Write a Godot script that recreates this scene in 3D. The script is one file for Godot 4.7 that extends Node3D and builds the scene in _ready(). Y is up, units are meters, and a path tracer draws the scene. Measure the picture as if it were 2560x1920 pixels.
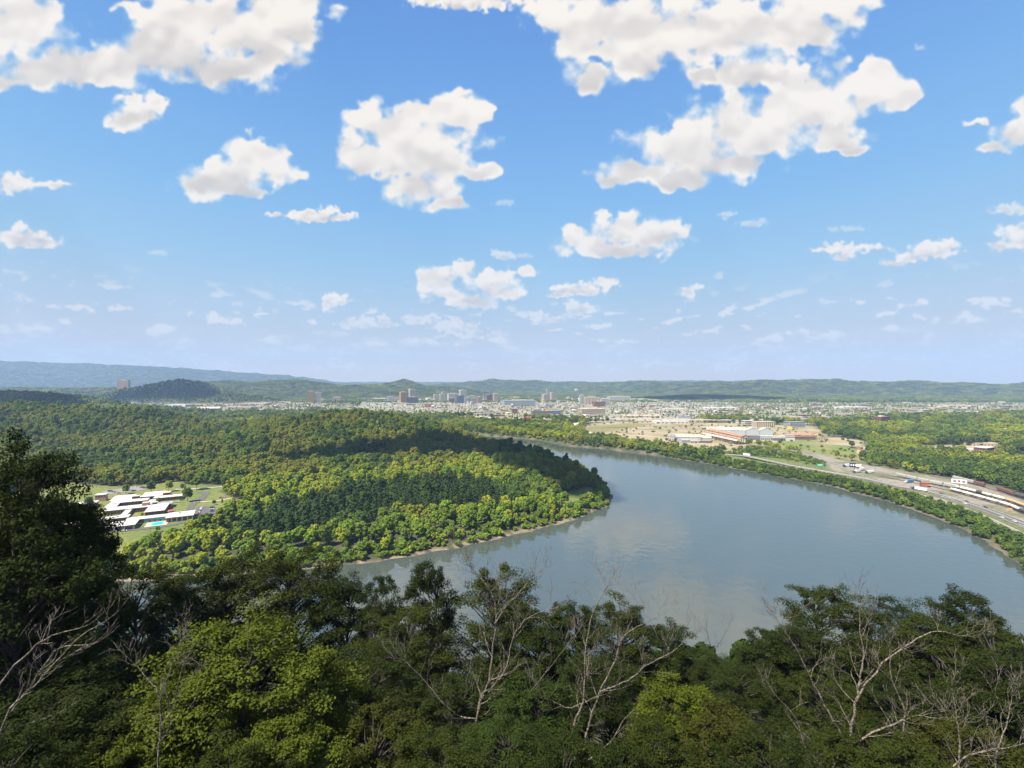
extends Node3D
# River bend and city seen from a wooded mountainside. River level is y = 0, the camera stands 150 m above it and looks along -Z.
# Ground distances were surveyed from the photograph: a point (px, py) of the 2560x1920 picture on level ground of height h lies at gp(px, py, h).
const EYE := 150.0
const FOCAL := 1170.0
var rng := RandomNumberGenerator.new()
var taken := {}
var mats := {}
var sun_to := Vector3(-0.43, 0.82, 0.34).normalized()

func _ready():
	rng.seed = 7
	# ---- camera
	var cam := Camera3D.new()
	cam.name = "camera"
	add_child(cam)
	cam.position = Vector3(0, EYE, 0)
	cam.fov = rad_to_deg(2.0 * atan(960.0 / FOCAL))
	cam.near = 0.5
	cam.far = 60000.0
	cam.current = true
	# ---- sky, haze and exposure
	var env := Environment.new()
	env.background_mode = Environment.BG_SKY
	env.sky = Sky.new()
	var pano := PanoramaSkyMaterial.new()
	pano.panorama = sky_picture()
	env.sky.sky_material = pano
	env.tonemap_mode = Environment.TONE_MAPPER_LINEAR
	env.background_energy_multiplier = 0.57
	env.tonemap_exposure = 2.7
	env.fog_enabled = true
	env.fog_density = 0.000066
	env.fog_light_color = Color(0.66, 0.81, 1.0)
	env.sdfgi_enabled = true
	env.ssao_enabled = true
	env.ssil_enabled = true
	var we := WorldEnvironment.new()
	we.name = "environment"
	we.environment = env
	add_child(we)
	# ---- sun
	var sun := DirectionalLight3D.new()
	sun.name = "sun"
	sun.light_energy = 1.6
	sun.light_angular_distance = 0.53
	sun.light_color = Color(1.0, 0.955, 0.88)
	sun.shadow_enabled = true
	add_child(sun)
	sun.look_at_from_position(sun_to * 100.0, Vector3.ZERO, Vector3.FORWARD)
	print("sky ", Time.get_ticks_msec())
	build_materials()
	build_land_tables()
	build_terrain()
	print("terrain ", Time.get_ticks_msec())
	build_water()
	build_overhead_clouds()
	build_forests()
	print("forests ", Time.get_ticks_msec())
	build_roads()
	build_hospital()
	build_foundry()
	build_city()
	print("buildings ", Time.get_ticks_msec())
	build_railway()
	build_traffic()
	build_street_furniture()
	build_foreground()
	print("foreground ", Time.get_ticks_msec())

# ------------------------------------------------------------------ helpers
func gp(px: float, py: float, h: float = 8.0) -> Vector3:
	var d: float = (EYE - h) * FOCAL / (py - 960.0)
	return Vector3((px - 1280.0) / FOCAL * d, h, -d)

func numbered(called: String) -> String:
	if not taken.has(called):
		taken[called] = 0
		return called
	taken[called] += 1
	return "%s_%03d" % [called, taken[called]]

func tag(o: Node, label: String, category: String, group: String = "", kind: String = ""):
	o.set_meta("label", label)
	if category != "":
		o.set_meta("category", category)
	if group != "":
		o.set_meta("group", group)
	if kind != "":
		o.set_meta("kind", kind)
	return o

func thing(called: String, label: String, category: String, at: Vector3 = Vector3.ZERO, turn: float = 0.0, group: String = "") -> Node3D:
	var o := Node3D.new()
	o.name = numbered(called)
	add_child(o)
	o.position = at
	o.rotation.y = turn
	tag(o, label, category, group)
	return o

func put_mesh(called: String, mesh: Mesh, mat: Material, parent: Node3D = null, at: Vector3 = Vector3.ZERO) -> MeshInstance3D:
	var m := MeshInstance3D.new()
	m.mesh = mesh
	if mat:
		m.material_override = mat
	m.position = at
	if parent == null:
		m.name = numbered(called)
		add_child(m)
	else:
		m.name = called
		parent.add_child(m, true)
	return m

func nth(k: int) -> String:
	return ["zeroth", "first", "second", "third", "fourth", "fifth", "sixth", "seventh", "eighth", "ninth", "tenth", "eleventh", "twelfth", "thirteenth", "fourteenth", "fifteenth", "sixteenth", "seventeenth"][clampi(k, 0, 17)]

func lin(r: float, g: float, b: float) -> Color:
	return Color(r, g, b).linear_to_srgb()

func plain_mat(key: String, c: Color, rough: float = 0.85, metal: float = 0.0, tex: Texture2D = null, tscale: float = 0.3) -> StandardMaterial3D:
	if mats.has(key):
		return mats[key]
	var m := StandardMaterial3D.new()
	m.resource_name = key
	m.albedo_color = c
	m.roughness = rough
	m.metallic = metal
	if tex:
		m.albedo_texture = tex
		m.uv1_triplanar = true
		m.uv1_world_triplanar = true
		m.uv1_scale = Vector3.ONE * tscale
	mats[key] = m
	return m

func noise_tex(sd: int, freq: float, lo: Color, hi: Color, size: int = 256, oct: int = 5, mid: float = -1.0) -> ImageTexture:
	var n := FastNoiseLite.new()
	n.seed = sd
	n.frequency = freq
	n.fractal_octaves = oct
	n.noise_type = FastNoiseLite.TYPE_SIMPLEX_SMOOTH
	var im := n.get_seamless_image(size, size)
	im.convert(Image.FORMAT_RGB8)
	for y in size:
		for x in size:
			var v := im.get_pixel(x, y).r
			if mid >= 0.0:
				v = smoothstep(mid - 0.18, mid + 0.18, v)
			im.set_pixel(x, y, lo.lerp(hi, v))
	return ImageTexture.create_from_image(im)

func normal_tex(sd: int, freq: float, size: int, strength: float, oct: int = 4) -> ImageTexture:
	var n := FastNoiseLite.new()
	n.seed = sd
	n.frequency = freq
	n.fractal_octaves = oct
	n.noise_type = FastNoiseLite.TYPE_SIMPLEX_SMOOTH
	var im := n.get_seamless_image(size, size)
	im.convert(Image.FORMAT_RGB8)
	im.bump_map_to_normal_map(strength)
	return ImageTexture.create_from_image(im)

# a mesh collector: faces are given counter-clockwise as seen from outside
class MB:
	var v := PackedVector3Array()
	var n := PackedVector3Array()
	var c := PackedColorArray()
	var i := PackedInt32Array()
	var col := Color(1, 1, 1)
	func quad(a: Vector3, b: Vector3, cc: Vector3, d: Vector3):
		var nn := (b - a).cross(cc - a).normalized()
		var k := v.size()
		v.append(a); v.append(b); v.append(cc); v.append(d)
		for q in 4:
			n.append(nn); c.append(col)
		i.append(k); i.append(k + 2); i.append(k + 1)
		i.append(k); i.append(k + 3); i.append(k + 2)
	func tri(a: Vector3, b: Vector3, cc: Vector3):
		var nn := (b - a).cross(cc - a).normalized()
		var k := v.size()
		v.append(a); v.append(b); v.append(cc)
		for q in 3:
			n.append(nn); c.append(col)
		i.append(k); i.append(k + 2); i.append(k + 1)
	func box(lo: Vector3, hi: Vector3, bottom: bool = true):
		var p := [Vector3(lo.x, lo.y, lo.z), Vector3(hi.x, lo.y, lo.z), Vector3(hi.x, lo.y, hi.z), Vector3(lo.x, lo.y, hi.z),
			Vector3(lo.x, hi.y, lo.z), Vector3(hi.x, hi.y, lo.z), Vector3(hi.x, hi.y, hi.z), Vector3(lo.x, hi.y, hi.z)]
		quad(p[3], p[2], p[6], p[7])
		quad(p[1], p[0], p[4], p[5])
		quad(p[2], p[1], p[5], p[6])
		quad(p[0], p[3], p[7], p[4])
		quad(p[7], p[6], p[5], p[4])
		if bottom:
			quad(p[0], p[1], p[2], p[3])
	# a gabled block along x: walls up to y1, ridge at y2
	func gable_roof(lo: Vector3, hi: Vector3, ridge: float, over: float, thick: float, along_x: bool = true):
		if along_x:
			var zm := (lo.z + hi.z) * 0.5
			for s in [-1.0, 1.0]:
				var ze: float = zm + s * ((hi.z - lo.z) * 0.5 + over)
				var ye := hi.y - (ridge - hi.y) * over / ((hi.z - lo.z) * 0.5)
				var a := Vector3(lo.x - over, ye, ze)
				var b := Vector3(hi.x + over, ye, ze)
				var cc := Vector3(hi.x + over, ridge, zm)
				var d := Vector3(lo.x - over, ridge, zm)
				slab(a, b, cc, d, thick, s > 0)
		else:
			var xm := (lo.x + hi.x) * 0.5
			for s in [-1.0, 1.0]:
				var xe: float = xm + s * ((hi.x - lo.x) * 0.5 + over)
				var ye := hi.y - (ridge - hi.y) * over / ((hi.x - lo.x) * 0.5)
				var a := Vector3(xe, ye, hi.z + over)
				var b := Vector3(xe, ye, lo.z - over)
				var cc := Vector3(xm, ridge, lo.z - over)
				var d := Vector3(xm, ridge, hi.z + over)
				slab(a, b, cc, d, thick, s > 0)
	func slab(a: Vector3, b: Vector3, cc: Vector3, d: Vector3, t: float, ccw: bool):
		var up := Vector3(0, t, 0)
		if not ccw:
			var x := a
			a = b
			b = x
			x = cc
			cc = d
			d = x
		quad(a + up, b + up, cc + up, d + up)
		quad(b, a, d, cc)
		quad(a, b, b + up, a + up)
		quad(b, cc, cc + up, b + up)
		quad(cc, d, d + up, cc + up)
		quad(d, a, a + up, d + up)
	func tube(a: Vector3, b: Vector3, r0: float, r1: float, sides: int = 6, cap: bool = false):
		var ax := b - a
		if ax.length() < 0.0001:
			return
		ax = ax.normalized()
		var u := ax.cross(Vector3(0.31, 0.11, 0.94)).normalized() if absf(ax.z) < 0.9 else ax.cross(Vector3(0.9, 0.3, 0.1)).normalized()
		var w := ax.cross(u)
		var k := v.size()
		for q in sides:
			var t := TAU * q / sides
			var nn := u * cos(t) + w * sin(t)
			v.append(a + nn * r0); n.append(nn); c.append(col)
			v.append(b + nn * r1); n.append(nn); c.append(col)
		for q in sides:
			var x := k + q * 2
			var y := k + ((q + 1) % sides) * 2
			i.append(x); i.append(y + 1); i.append(y)
			i.append(x); i.append(x + 1); i.append(y + 1)
		if cap:
			for e in 2:
				var k2 := v.size()
				var o := b if e else a
				var nn := ax if e else -ax
				v.append(o); n.append(nn); c.append(col)
				for q in sides:
					var t := TAU * q / sides
					v.append(o + (u * cos(t) + w * sin(t)) * (r1 if e else r0)); n.append(nn); c.append(col)
				for q in sides:
					var x := k2 + 1 + q
					var y := k2 + 1 + (q + 1) % sides
					if e:
						i.append(k2); i.append(y); i.append(x)
					else:
						i.append(k2); i.append(x); i.append(y)
	func done(m: ArrayMesh = null) -> ArrayMesh:
		if m == null:
			m = ArrayMesh.new()
		if v.size() == 0:
			return m
		var a := []
		a.resize(Mesh.ARRAY_MAX)
		a[Mesh.ARRAY_VERTEX] = v
		a[Mesh.ARRAY_NORMAL] = n
		a[Mesh.ARRAY_COLOR] = c
		a[Mesh.ARRAY_INDEX] = i
		m.add_surface_from_arrays(Mesh.PRIMITIVE_TRIANGLES, a)
		return m

func box_mesh(size: Vector3, bottom_at_zero: bool = true) -> ArrayMesh:
	var b := MB.new()
	var y0: float = 0.0 if bottom_at_zero else -size.y * 0.5
	b.box(Vector3(-size.x * 0.5, y0, -size.z * 0.5), Vector3(size.x * 0.5, y0 + size.y, size.z * 0.5))
	return b.done()

# ------------------------------------------------------------------ sky: air and clouds only
# Clouds of the northern sky, each a union of lobes (x, y, rx, ry) on the tangent plane of that sky (x to the east, y downwards, 1170 units = 45 degrees, horizon at y 960).
func cloud_list() -> Array:
	return [
		[[20, 50, 150, 120], [120, 175, 190, 62], [250, 165, 130, 62], [420, 140, 170, 80], [470, 60, 150, 95], [620, 70, 190, 105], [720, 30, 100, 100], [560, 180, 170, 48], [690, 150, 80, 50], [340, 20, 70, 16], [30, 200, 110, 34]],
		[[345, 283, 62, 46], [300, 305, 40, 28], [388, 262, 36, 36], [330, 252, 30, 24]],
		[[560, 445, 110, 58], [640, 392, 92, 56], [690, 430, 58, 45], [485, 465, 50, 30], [742, 437, 34, 20], [645, 360, 50, 28], [590, 475, 90, 28]],
		[[920, 292, 52, 48], [1010, 340, 130, 92], [1130, 285, 88, 56], [1090, 390, 130, 84], [930, 400, 82, 62], [1060, 470, 110, 50], [1205, 432, 52, 30], [1120, 512, 60, 22], [1205, 272, 34, 16], [880, 360, 36, 36], [1150, 240, 40, 18]],
		[[1395, 40, 80, 62], [1520, 70, 160, 105], [1690, 85, 180, 100], [1850, 80, 160, 105], [1990, 70, 140, 95], [2100, 20, 110, 50], [1480, 190, 72, 46], [1600, 160, 90, 55], [1880, 190, 120, 52], [1330, 10, 34, 40], [1760, 195, 40, 30], [1700, -40, 420, 60]],
		[[2150, 222, 130, 72], [2010, 262, 160, 95], [1870, 325, 170, 95], [1725, 372, 150, 88], [1600, 432, 95, 48], [1512, 442, 44, 20], [2255, 235, 52, 36], [2080, 345, 100, 34], [1830, 415, 110, 42], [1690, 450, 90, 32], [2180, 180, 70, 36], [2130, 375, 40, 18]],
		[[1432, 602, 58, 38], [1440, 575, 26, 26], [1545, 578, 66, 52], [1630, 588, 88, 42], [1550, 628, 120, 26], [1705, 578, 30, 24], [1490, 612, 60, 32]],
		[[1090, 702, 62, 36], [1150, 682, 40, 30], [1232, 712, 66, 42], [1320, 678, 38, 15], [1180, 755, 74, 22], [1270, 735, 50, 20], [1120, 735, 60, 20]],
		[[1450, 725, 78, 18], [1512, 708, 40, 15], [1400, 738, 36, 9]],
		[[790, 543, 84, 18], [690, 537, 28, 7], [825, 528, 24, 17], [868, 540, 28, 11], [760, 535, 26, 14]],
		[[50, 598, 92, 25], [45, 575, 22, 20], [118, 606, 36, 15], [95, 612, 50, 14]],
		[[35, 462, 56, 28], [118, 462, 62, 11], [30, 445, 30, 18]],
		[[2540, 335, 66, 44], [2478, 368, 38, 16], [2560, 275, 34, 30], [2440, 305, 30, 9]],
		[[2535, 525, 56, 16], [2510, 520, 24, 10]],
		[[2555, 595, 70, 34], [2498, 616, 28, 14]],
		[[2320, 630, 78, 20], [2368, 612, 38, 16], [2232, 658, 34, 7], [2276, 648, 40, 12], [2340, 612, 28, 14]],
		[[2108, 622, 54, 18], [2175, 618, 44, 9], [2055, 624, 34, 6], [2112, 644, 30, 10]],
		[[1820, 536, 22, 9], [1812, 545, 10, 8]], [[1880, 560, 38, 9], [1905, 552, 14, 8]], [[2125, 572, 40, 7], [2085, 574, 14, 8]], [[1722, 732, 20, 18], [1748, 716, 16, 8]], [[1798, 690, 12, 10]],
		[[1262, 640, 32, 13], [1240, 632, 14, 10]], [[1312, 640, 22, 7]], [[840, 748, 36, 18], [822, 765, 20, 16]], [[395, 632, 26, 8]], [[595, 760, 18, 7]], [[648, 775, 8, 7]], [[690, 778, 9, 8]],
		[[1452, 772, 46, 15], [1432, 760, 20, 12]], [[1370, 800, 44, 12], [1325, 786, 44, 9]], [[900, 808, 52, 17], [865, 815, 20, 10]], [[965, 812, 36, 10], [1045, 800, 44, 13]], [[1135, 818, 58, 18], [1180, 822, 24, 9]], [[1242, 838, 28, 12]],
		[[1030, 856, 36, 13], [1010, 860, 20, 8]], [[1160, 858, 24, 10]], [[930, 850, 22, 8]], [[1528, 868, 16, 6]], [[2030, 833, 26, 6]], [[2262, 827, 34, 7]], [[2190, 886, 30, 8], [2165, 893, 16, 6]], [[1770, 885, 18, 6]], [[1265, 862, 26, 9]],
		[[845, 836, 34, 9], [800, 832, 20, 6]], [[985, 880, 40, 8]], [[1730, 900, 16, 6]], [[280, 880, 12, 5]], [[140, 820, 14, 5]],
		[[1200, 6, 130, 26], [1090, 2, 80, 20]], [[1262, 508, 26, 9]], [[2300, 120, 18, 8]],
	]

func sky_color(el: float) -> Color:
	# clear air by height above the horizon in degrees (sRGB)
	var stops := [[-2.0, 236, 208, 176], [1.0, 234, 208, 178], [3.5, 216, 206, 196], [8.0, 184, 204, 220], [13.0, 153, 197, 230], [20.0, 127, 184, 234], [29.0, 108, 165, 228], [40.0, 88, 143, 217], [60.0, 72, 126, 205], [90.0, 62, 115, 198]]
	for k in stops.size() - 1:
		if el <= stops[k + 1][0]:
			var t: float = clampf((el - stops[k][0]) / (stops[k + 1][0] - stops[k][0]), 0.0, 1.0)
			return Color8(stops[k][1], stops[k][2], stops[k][3]).lerp(Color8(stops[k + 1][1], stops[k + 1][2], stops[k + 1][3]), t)
	return Color8(62, 115, 198)

func sky_picture() -> ImageTexture:
	var w := 4096
	var h := 2048
	var na := FastNoiseLite.new()
	na.seed = 11
	na.noise_type = FastNoiseLite.TYPE_SIMPLEX_SMOOTH
	na.frequency = 0.008
	na.fractal_octaves = 6
	na.fractal_gain = 0.52
	var nb := FastNoiseLite.new()
	nb.seed = 23
	nb.noise_type = FastNoiseLite.TYPE_SIMPLEX_SMOOTH
	nb.frequency = 0.0045
	nb.fractal_octaves = 3
	var nc := FastNoiseLite.new()
	nc.seed = 41
	nc.noise_type = FastNoiseLite.TYPE_SIMPLEX_SMOOTH
	nc.frequency = 0.0055
	nc.fractal_octaves = 3
	nc.fractal_gain = 0.42
	# the whole sky, coarse: the same air and the same kind of clouds all round
	var cw := 1024
	var ch := 512
	var bytes := PackedByteArray()
	bytes.resize(cw * ch * 3)
	for y in ch:
		var el := 90.0 - (y + 0.5) * 180.0 / ch
		var base := sky_color(el)
		for x in cw:
			var c := base
			if el > 1.5:
				var az := (x + 0.5) * TAU / cw
				var dist := 150.0 / (sin(deg_to_rad(el)) + 0.06)
				var p := Vector2(sin(az), cos(az)) * cos(deg_to_rad(el)) * dist
				var v := na.get_noise_2d(p.x * 0.55 + 900.0, p.y * 0.55) + 0.5 * nb.get_noise_2d(p.x * 0.6, p.y * 0.6 + 300.0)
				var a := smoothstep(0.16, 0.34, v) * clampf((el - 1.5) / 8.0, 0.15, 1.0)
				var s := 1.0 - 0.16 * smoothstep(0.3, 0.7, v)
				c = base.lerp(Color(0.995 * s, 0.965 * s, 0.94 * s), a)
			c = c * lerpf(0.90, 0.833, smoothstep(-1.0, 7.0, el))
			var o := (y * cw + x) * 3
			bytes[o] = int(c.r * 255.0)
			bytes[o + 1] = int(c.g * 255.0)
			bytes[o + 2] = int(c.b * 255.0)
	var full := Image.create_from_data(cw, ch, false, Image.FORMAT_RGB8, bytes)
	full.resize(w, h, Image.INTERPOLATE_CUBIC)
	# the northern sky, fine: azimuth -54..54, elevation -1..48 degrees
	var per := w / 360.0
	var c0 := int(-54 * per)
	var fw := int(108 * per)
	var r0 := int((90.0 - 48.0) * per)
	var fh := int(49 * per)
	var cover := PackedFloat32Array()
	cover.resize(fw * fh)
	var shade := PackedFloat32Array()
	shade.resize(fw * fh)
	var tans := PackedFloat32Array()
	var coss := PackedFloat32Array()
	for x in fw:
		var az := deg_to_rad((c0 + x + 0.5) / per)
		tans.append(1280.0 + FOCAL * tan(az))
		coss.append(cos(az))
	var te := PackedFloat32Array()
	for y in fh:
		te.append(FOCAL * tan(deg_to_rad(90.0 - (r0 + y + 0.5) / per)))
	for lobes in cloud_list():
		var x0 := 1e9
		var x1 := -1e9
		var y0 := 1e9
		var y1 := -1e9
		for l in lobes:
			x0 = minf(x0, l[0] - l[2] * 1.35)
			x1 = maxf(x1, l[0] + l[2] * 1.35)
			y0 = minf(y0, l[1] - l[3] * 1.4)
			y1 = maxf(y1, l[1] + l[3] * 1.4)
		var size := clampf((y1 - y0) / 260.0, 0.12, 1.0)
		var ns := 1.0 / size
		var wob := 26.0 * size
		var thin := clampf((y1 - y0) / 60.0, 0.45, 1.0)
		for x in fw:
			var px := tans[x]
			if px < x0 or px > x1:
				continue
			var ca := coss[x]
			for y in fh:
				var py := 960.0 - te[y] / ca
				if py < y0:
					continue
				if py > y1:
					break
				var wx := nb.get_noise_2d(px * ns * 2.2, py * ns * 2.2) * wob
				var wy := nb.get_noise_2d(px * ns * 2.2 + 500.0, py * ns * 2.2) * wob
				var s := -1.0
				for l in lobes:
					var qx: float = (px + wx - l[0]) / l[2]
					var qy: float = (py + wy - l[1]) / l[3]
					if qy > 0.0:
						qy *= 1.2
					var q := 1.0 - sqrt(qx * qx + qy * qy)
					if q > s:
						s = q + maxf(0.0, 0.12 - absf(q - s)) * 0.4
					else:
						s += maxf(0.0, 0.12 - absf(q - s)) * 0.4
				if s < -0.45:
					continue
				var n1 := na.get_noise_2d(px * ns * 1.1, py * ns * 1.25)
				var soft := nb.get_noise_2d(px * ns * 1.6 - 700.0, py * ns * 1.6)
				var up := clampf((py - y0) / (y1 - y0), 0.0, 1.0)
				var e := s + n1 * 0.66 + 0.05
				var wide := clampf(0.38 + soft * 0.60 + (up - 0.4) * 0.30, 0.20, 0.85)
				var a := smoothstep(-0.07, wide, e) * thin
				if a <= 0.004:
					continue
				var m1 := nc.get_noise_2d(px * ns, py * ns * 1.2)
				var m2 := nc.get_noise_2d(px * ns + 9.0 * size, (py * ns + 26.0) * 1.2)
				var body := smoothstep(0.10, 0.62, s + 0.22 * m1)
				var low := smoothstep(0.30, 0.92, up + 0.30 * m1)
				var g := 1.0 - 0.115 * body * low - 0.01 * body + clampf((m2 - m1) * 0.13, -0.035, 0.02) + n1 * 0.015
				var o := y * fw + x
				if a > cover[o]:
					shade[o] = lerpf(clampf(g, 0.74, 1.0), shade[o], cover[o] * 0.5) if cover[o] > 0.3 else clampf(g, 0.74, 1.0)
					cover[o] = a
	var fb := PackedByteArray()
	fb.resize(fw * fh * 3)
	for y in fh:
		var el := 90.0 - (r0 + y + 0.5) / per
		var base := sky_color(el)
		var hazy := 1.0 - smoothstep(1.0, 11.0, el)
		var lowband := smoothstep(0.6, 2.0, el) * (1.0 - smoothstep(7.0, 12.0, el))
		var sinel := sin(deg_to_rad(maxf(el, 0.3)))
		for x in fw:
			var o := y * fw + x
			var a := cover[o]
			var g := shade[o]
			if lowband > 0.01 and a < 0.9:
				var grp := nb.get_noise_2d(tans[x] * 1.3, te[y] * 4.5 + 900.0)
				var v1 := na.get_noise_2d(tans[x] * 4.2, te[y] * 11.0) + 0.6 * grp - 0.04
				var v2 := na.get_noise_2d(tans[x] * 1.7 + 3000.0, te[y] * 4.6) + 0.7 * grp - 0.10
				var b := maxf(smoothstep(0.16, 0.36, v1) * (1.0 - smoothstep(2.5, 6.0, el)), smoothstep(0.18, 0.40, v2) * smoothstep(2.5, 5.0, el)) * lowband * 0.9
				if b > a:
					a = b
					g = 0.985
			var c := base
			if a > 0.0:
				var cl := Color(1.0 * g, lerpf(0.95, 0.968, g) * g, lerpf(0.975, 0.925, g) * g)
				c = base.lerp(cl.lerp(base, hazy * 0.22), a)
			c = c * lerpf(0.90, 0.833, smoothstep(-1.0, 7.0, el))
			var k := o * 3
			fb[k] = int(c.r * 255.0)
			fb[k + 1] = int(c.g * 255.0)
			fb[k + 2] = int(c.b * 255.0)
	var front := Image.create_from_data(fw, fh, false, Image.FORMAT_RGB8, fb)
	full.blit_rect(front, Rect2i(-c0, 0, fw + c0, fh), Vector2i(0, r0))
	full.blit_rect(front, Rect2i(0, 0, -c0, fh), Vector2i(w + c0, r0))
	return ImageTexture.create_from_image(full)

# ------------------------------------------------------------------ land
var river := PackedVector2Array()
var sd_grid := PackedFloat32Array()
var sd_x0 := -1000.0
var sd_d0 := 60.0
var sd_step := 8.0
var sd_w := 0
var sd_h := 0
var ridges := []
var land_noise := FastNoiseLite.new()
var fine_noise := FastNoiseLite.new()
var zones := []
var clear_lines := []
var lawns := []
var peninsula := PackedVector2Array()

func poly_at(pts: Array, h: float = 8.0) -> PackedVector2Array:
	var out := PackedVector2Array()
	for p in pts:
		var g := gp(p[0], p[1], h)
		out.append(Vector2(g.x, -g.z))
	return out

func add_zone(kind: String, pts: Array, h: float = 8.0):
	var poly := poly_at(pts, h)
	var r := Rect2(poly[0], Vector2.ZERO)
	for p in poly:
		r = r.expand(p)
	zones.append([kind, poly, r])

func zone_at(x: float, d: float) -> String:
	var p := Vector2(x, d)
	for k in range(zones.size() - 1, -1, -1):
		var z: Array = zones[k]
		if z[2].has_point(p) and Geometry2D.is_point_in_polygon(p, z[1]):
			return z[0]
	return ""

func build_land_tables():
	land_noise.seed = 5
	land_noise.frequency = 0.0022
	land_noise.fractal_octaves = 4
	fine_noise.seed = 9
	fine_noise.frequency = 0.02
	fine_noise.fractal_octaves = 3
	var far_bank := [[-900, 1750], [-600, 1640], [-300, 1480], [-74, 1350], [60, 1263], [136, 1132], [217, 1077], [304, 980], [367, 877], [416, 790], [464, 694], [480, 593], [475, 518], [456, 458], [420, 388], [374, 308], [290, 235], [150, 195], [0, 180], [-200, 185], [-420, 200], [-700, 215], [-1010, 230]]
	var pen_bank := [[-1010, 365], [-700, 352], [-400, 345], [-263, 358], [-138, 385], [-97, 403], [-48, 428], [8, 468], [51, 501], [92, 540], [118, 575], [133, 616], [140, 680], [128, 760], [72, 910], [-5, 1020], [-55, 1115], [-150, 1230], [-330, 1380], [-600, 1530], [-900, 1640]]
	for p in far_bank + pen_bank:
		river.append(Vector2(p[0], p[1]))
	for p in pen_bank:
		peninsula.append(Vector2(p[0], p[1]))
	for p in [[-3000, 2600], [-3000, 360]]:
		peninsula.append(Vector2(p[0], p[1]))
	sd_w = int(1900.0 / sd_step) + 1
	sd_h = int(1640.0 / sd_step) + 1
	sd_grid.resize(sd_w * sd_h)
	for j in sd_h:
		for i in sd_w:
			var p := Vector2(sd_x0 + i * sd_step, sd_d0 + j * sd_step)
			var best := 1e9
			for k in river.size():
				var q := Geometry2D.get_closest_point_to_segment(p, river[k], river[(k + 1) % river.size()])
				best = minf(best, q.distance_squared_to(p))
			best = sqrt(best)
			sd_grid[j * sd_w + i] = -best if Geometry2D.is_point_in_polygon(p, river) else best
	# ridges: crest points (x, distance, ground height), half width in front and behind, roughness
	ridge([[-1800, 1340, 78], [-1322, 1300, 86], [-1160, 1280, 69], [-1015, 1250, 72], [-851, 1210, 33], [-718, 1200, 32], [-585, 1180, 50], [-403, 1150, 74], [-306, 1120, 66], [-186, 1095, 42], [-74, 1080, 16]], 520, 330, 0.25)
	ridge([[-330, 1000, 34], [-150, 900, 26], [10, 800, 18], [80, 720, 12]], 170, 200, 0.2)
	ridge([[-3000, 2150, 80], [-2300, 2100, 98], [-1980, 2000, 86], [-1750, 1950, 40]], 420, 500, 0.15)
	ridge([[-16000, 11200, 720], [-12034, 11000, 668], [-10500, 11000, 620], [-8200, 11000, 525], [-6800, 11100, 425], [-5600, 11200, 350], [-4900, 11300, 270], [-4200, 11500, 160]], 2100, 3000, 0.12)
	ridge([[-2850, 3560, 105], [-2490, 3500, 168], [-2300, 3480, 138], [-2080, 3450, 60]], 420, 500, 0.2)
	ridge([[-4900, 4700, 105], [-4100, 4500, 95], [-3700, 4500, 112], [-3400, 4500, 92], [-3000, 4400, 70]], 620, 900, 0.3)
	ridge([[-3600, 5300, 165], [-3080, 5000, 172], [-2800, 5000, 160], [-2310, 5000, 192], [-1920, 5000, 135], [-1500, 5100, 118], [-1180, 5400, 135]], 850, 900, 0.3)
	ridge([[-1900, 5400, 120], [-1560, 5500, 140], [-1290, 5500, 180], [-1050, 5500, 130], [-800, 5600, 110]], 620, 800, 0.3)
	ridge([[-900, 8600, 160], [-560, 8500, 195], [-349, 8500, 222], [-130, 8500, 196], [150, 8500, 202], [600, 8600, 185], [1600, 8800, 165]], 1500, 1600, 0.2)
	ridge([[1700, 7600, 165], [2080, 7500, 190], [2500, 7500, 162], [2850, 7300, 170], [3150, 7300, 180], [3400, 7100, 150]], 1500, 1500, 0.25)
	ridge([[3000, 6300, 160], [3350, 6300, 180], [3500, 6200, 178], [4200, 6100, 185], [4600, 6100, 165], [5000, 6000, 172], [5600, 5900, 152], [6000, 5800, 136], [6400, 5700, 152], [7200, 5600, 158]], 1000, 1500, 0.28)
	ridge([[1300, 4300, 25], [1700, 4350, 44], [2100, 4300, 36], [2500, 4200, 20]], 350, 400, 0.3)
	ridge([[-16000, 15500, 190], [-6000, 15000, 195], [-3000, 15000, 190], [0, 15000, 200], [3000, 15000, 196], [5200, 14500, 236], [7000, 14500, 220], [9000, 14500, 236], [12000, 14500, 226], [14000, 14500, 240], [17000, 14500, 240]], 2500, 2500, 0.25)
	ridge([[402, 905, 11], [450, 880, 15], [510, 830, 14], [560, 790, 11]], 34, 26, 0.1)
	# what grows or lies where on the plain (later entries win)
	note_clear_lines()
	add_zone("town", [[900, 1022], [700, 1032], [1020, 1040], [1230, 1046], [1440, 1052], [1700, 1062], [1760, 1050], [1800, 1030], [1860, 1012], [1800, 998], [1400, 990], [900, 992]])
	add_zone("edge", [[1790, 1002], [1960, 1008], [2560, 1006], [2700, 1006], [2700, 1034], [2400, 1040], [2200, 1046], [2080, 1060], [1900, 1058], [1820, 1050], [1760, 1050], [1800, 1030]])
	add_zone("mill", [[230, 1030], [200, 1010], [420, 998], [700, 1000], [900, 1015], [900, 1034], [500, 1036]])
	add_zone("woods", [[1000, 1046], [1230, 1050], [1420, 1066], [1560, 1092], [1640, 1118], [1700, 1150], [1216, 1092], [1050, 1075]])
	add_zone("meadow", [[1120, 1046], [1260, 1046], [1390, 1056], [1380, 1062], [1250, 1058], [1130, 1052]])
	add_zone("dirt", [[1470, 1092], [1450, 1072], [1480, 1058], [1700, 1046], [1760, 1056], [2040, 1066], [2064, 1090], [1990, 1100], [1880, 1112], [1800, 1132], [1640, 1118], [1560, 1106]])
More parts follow.
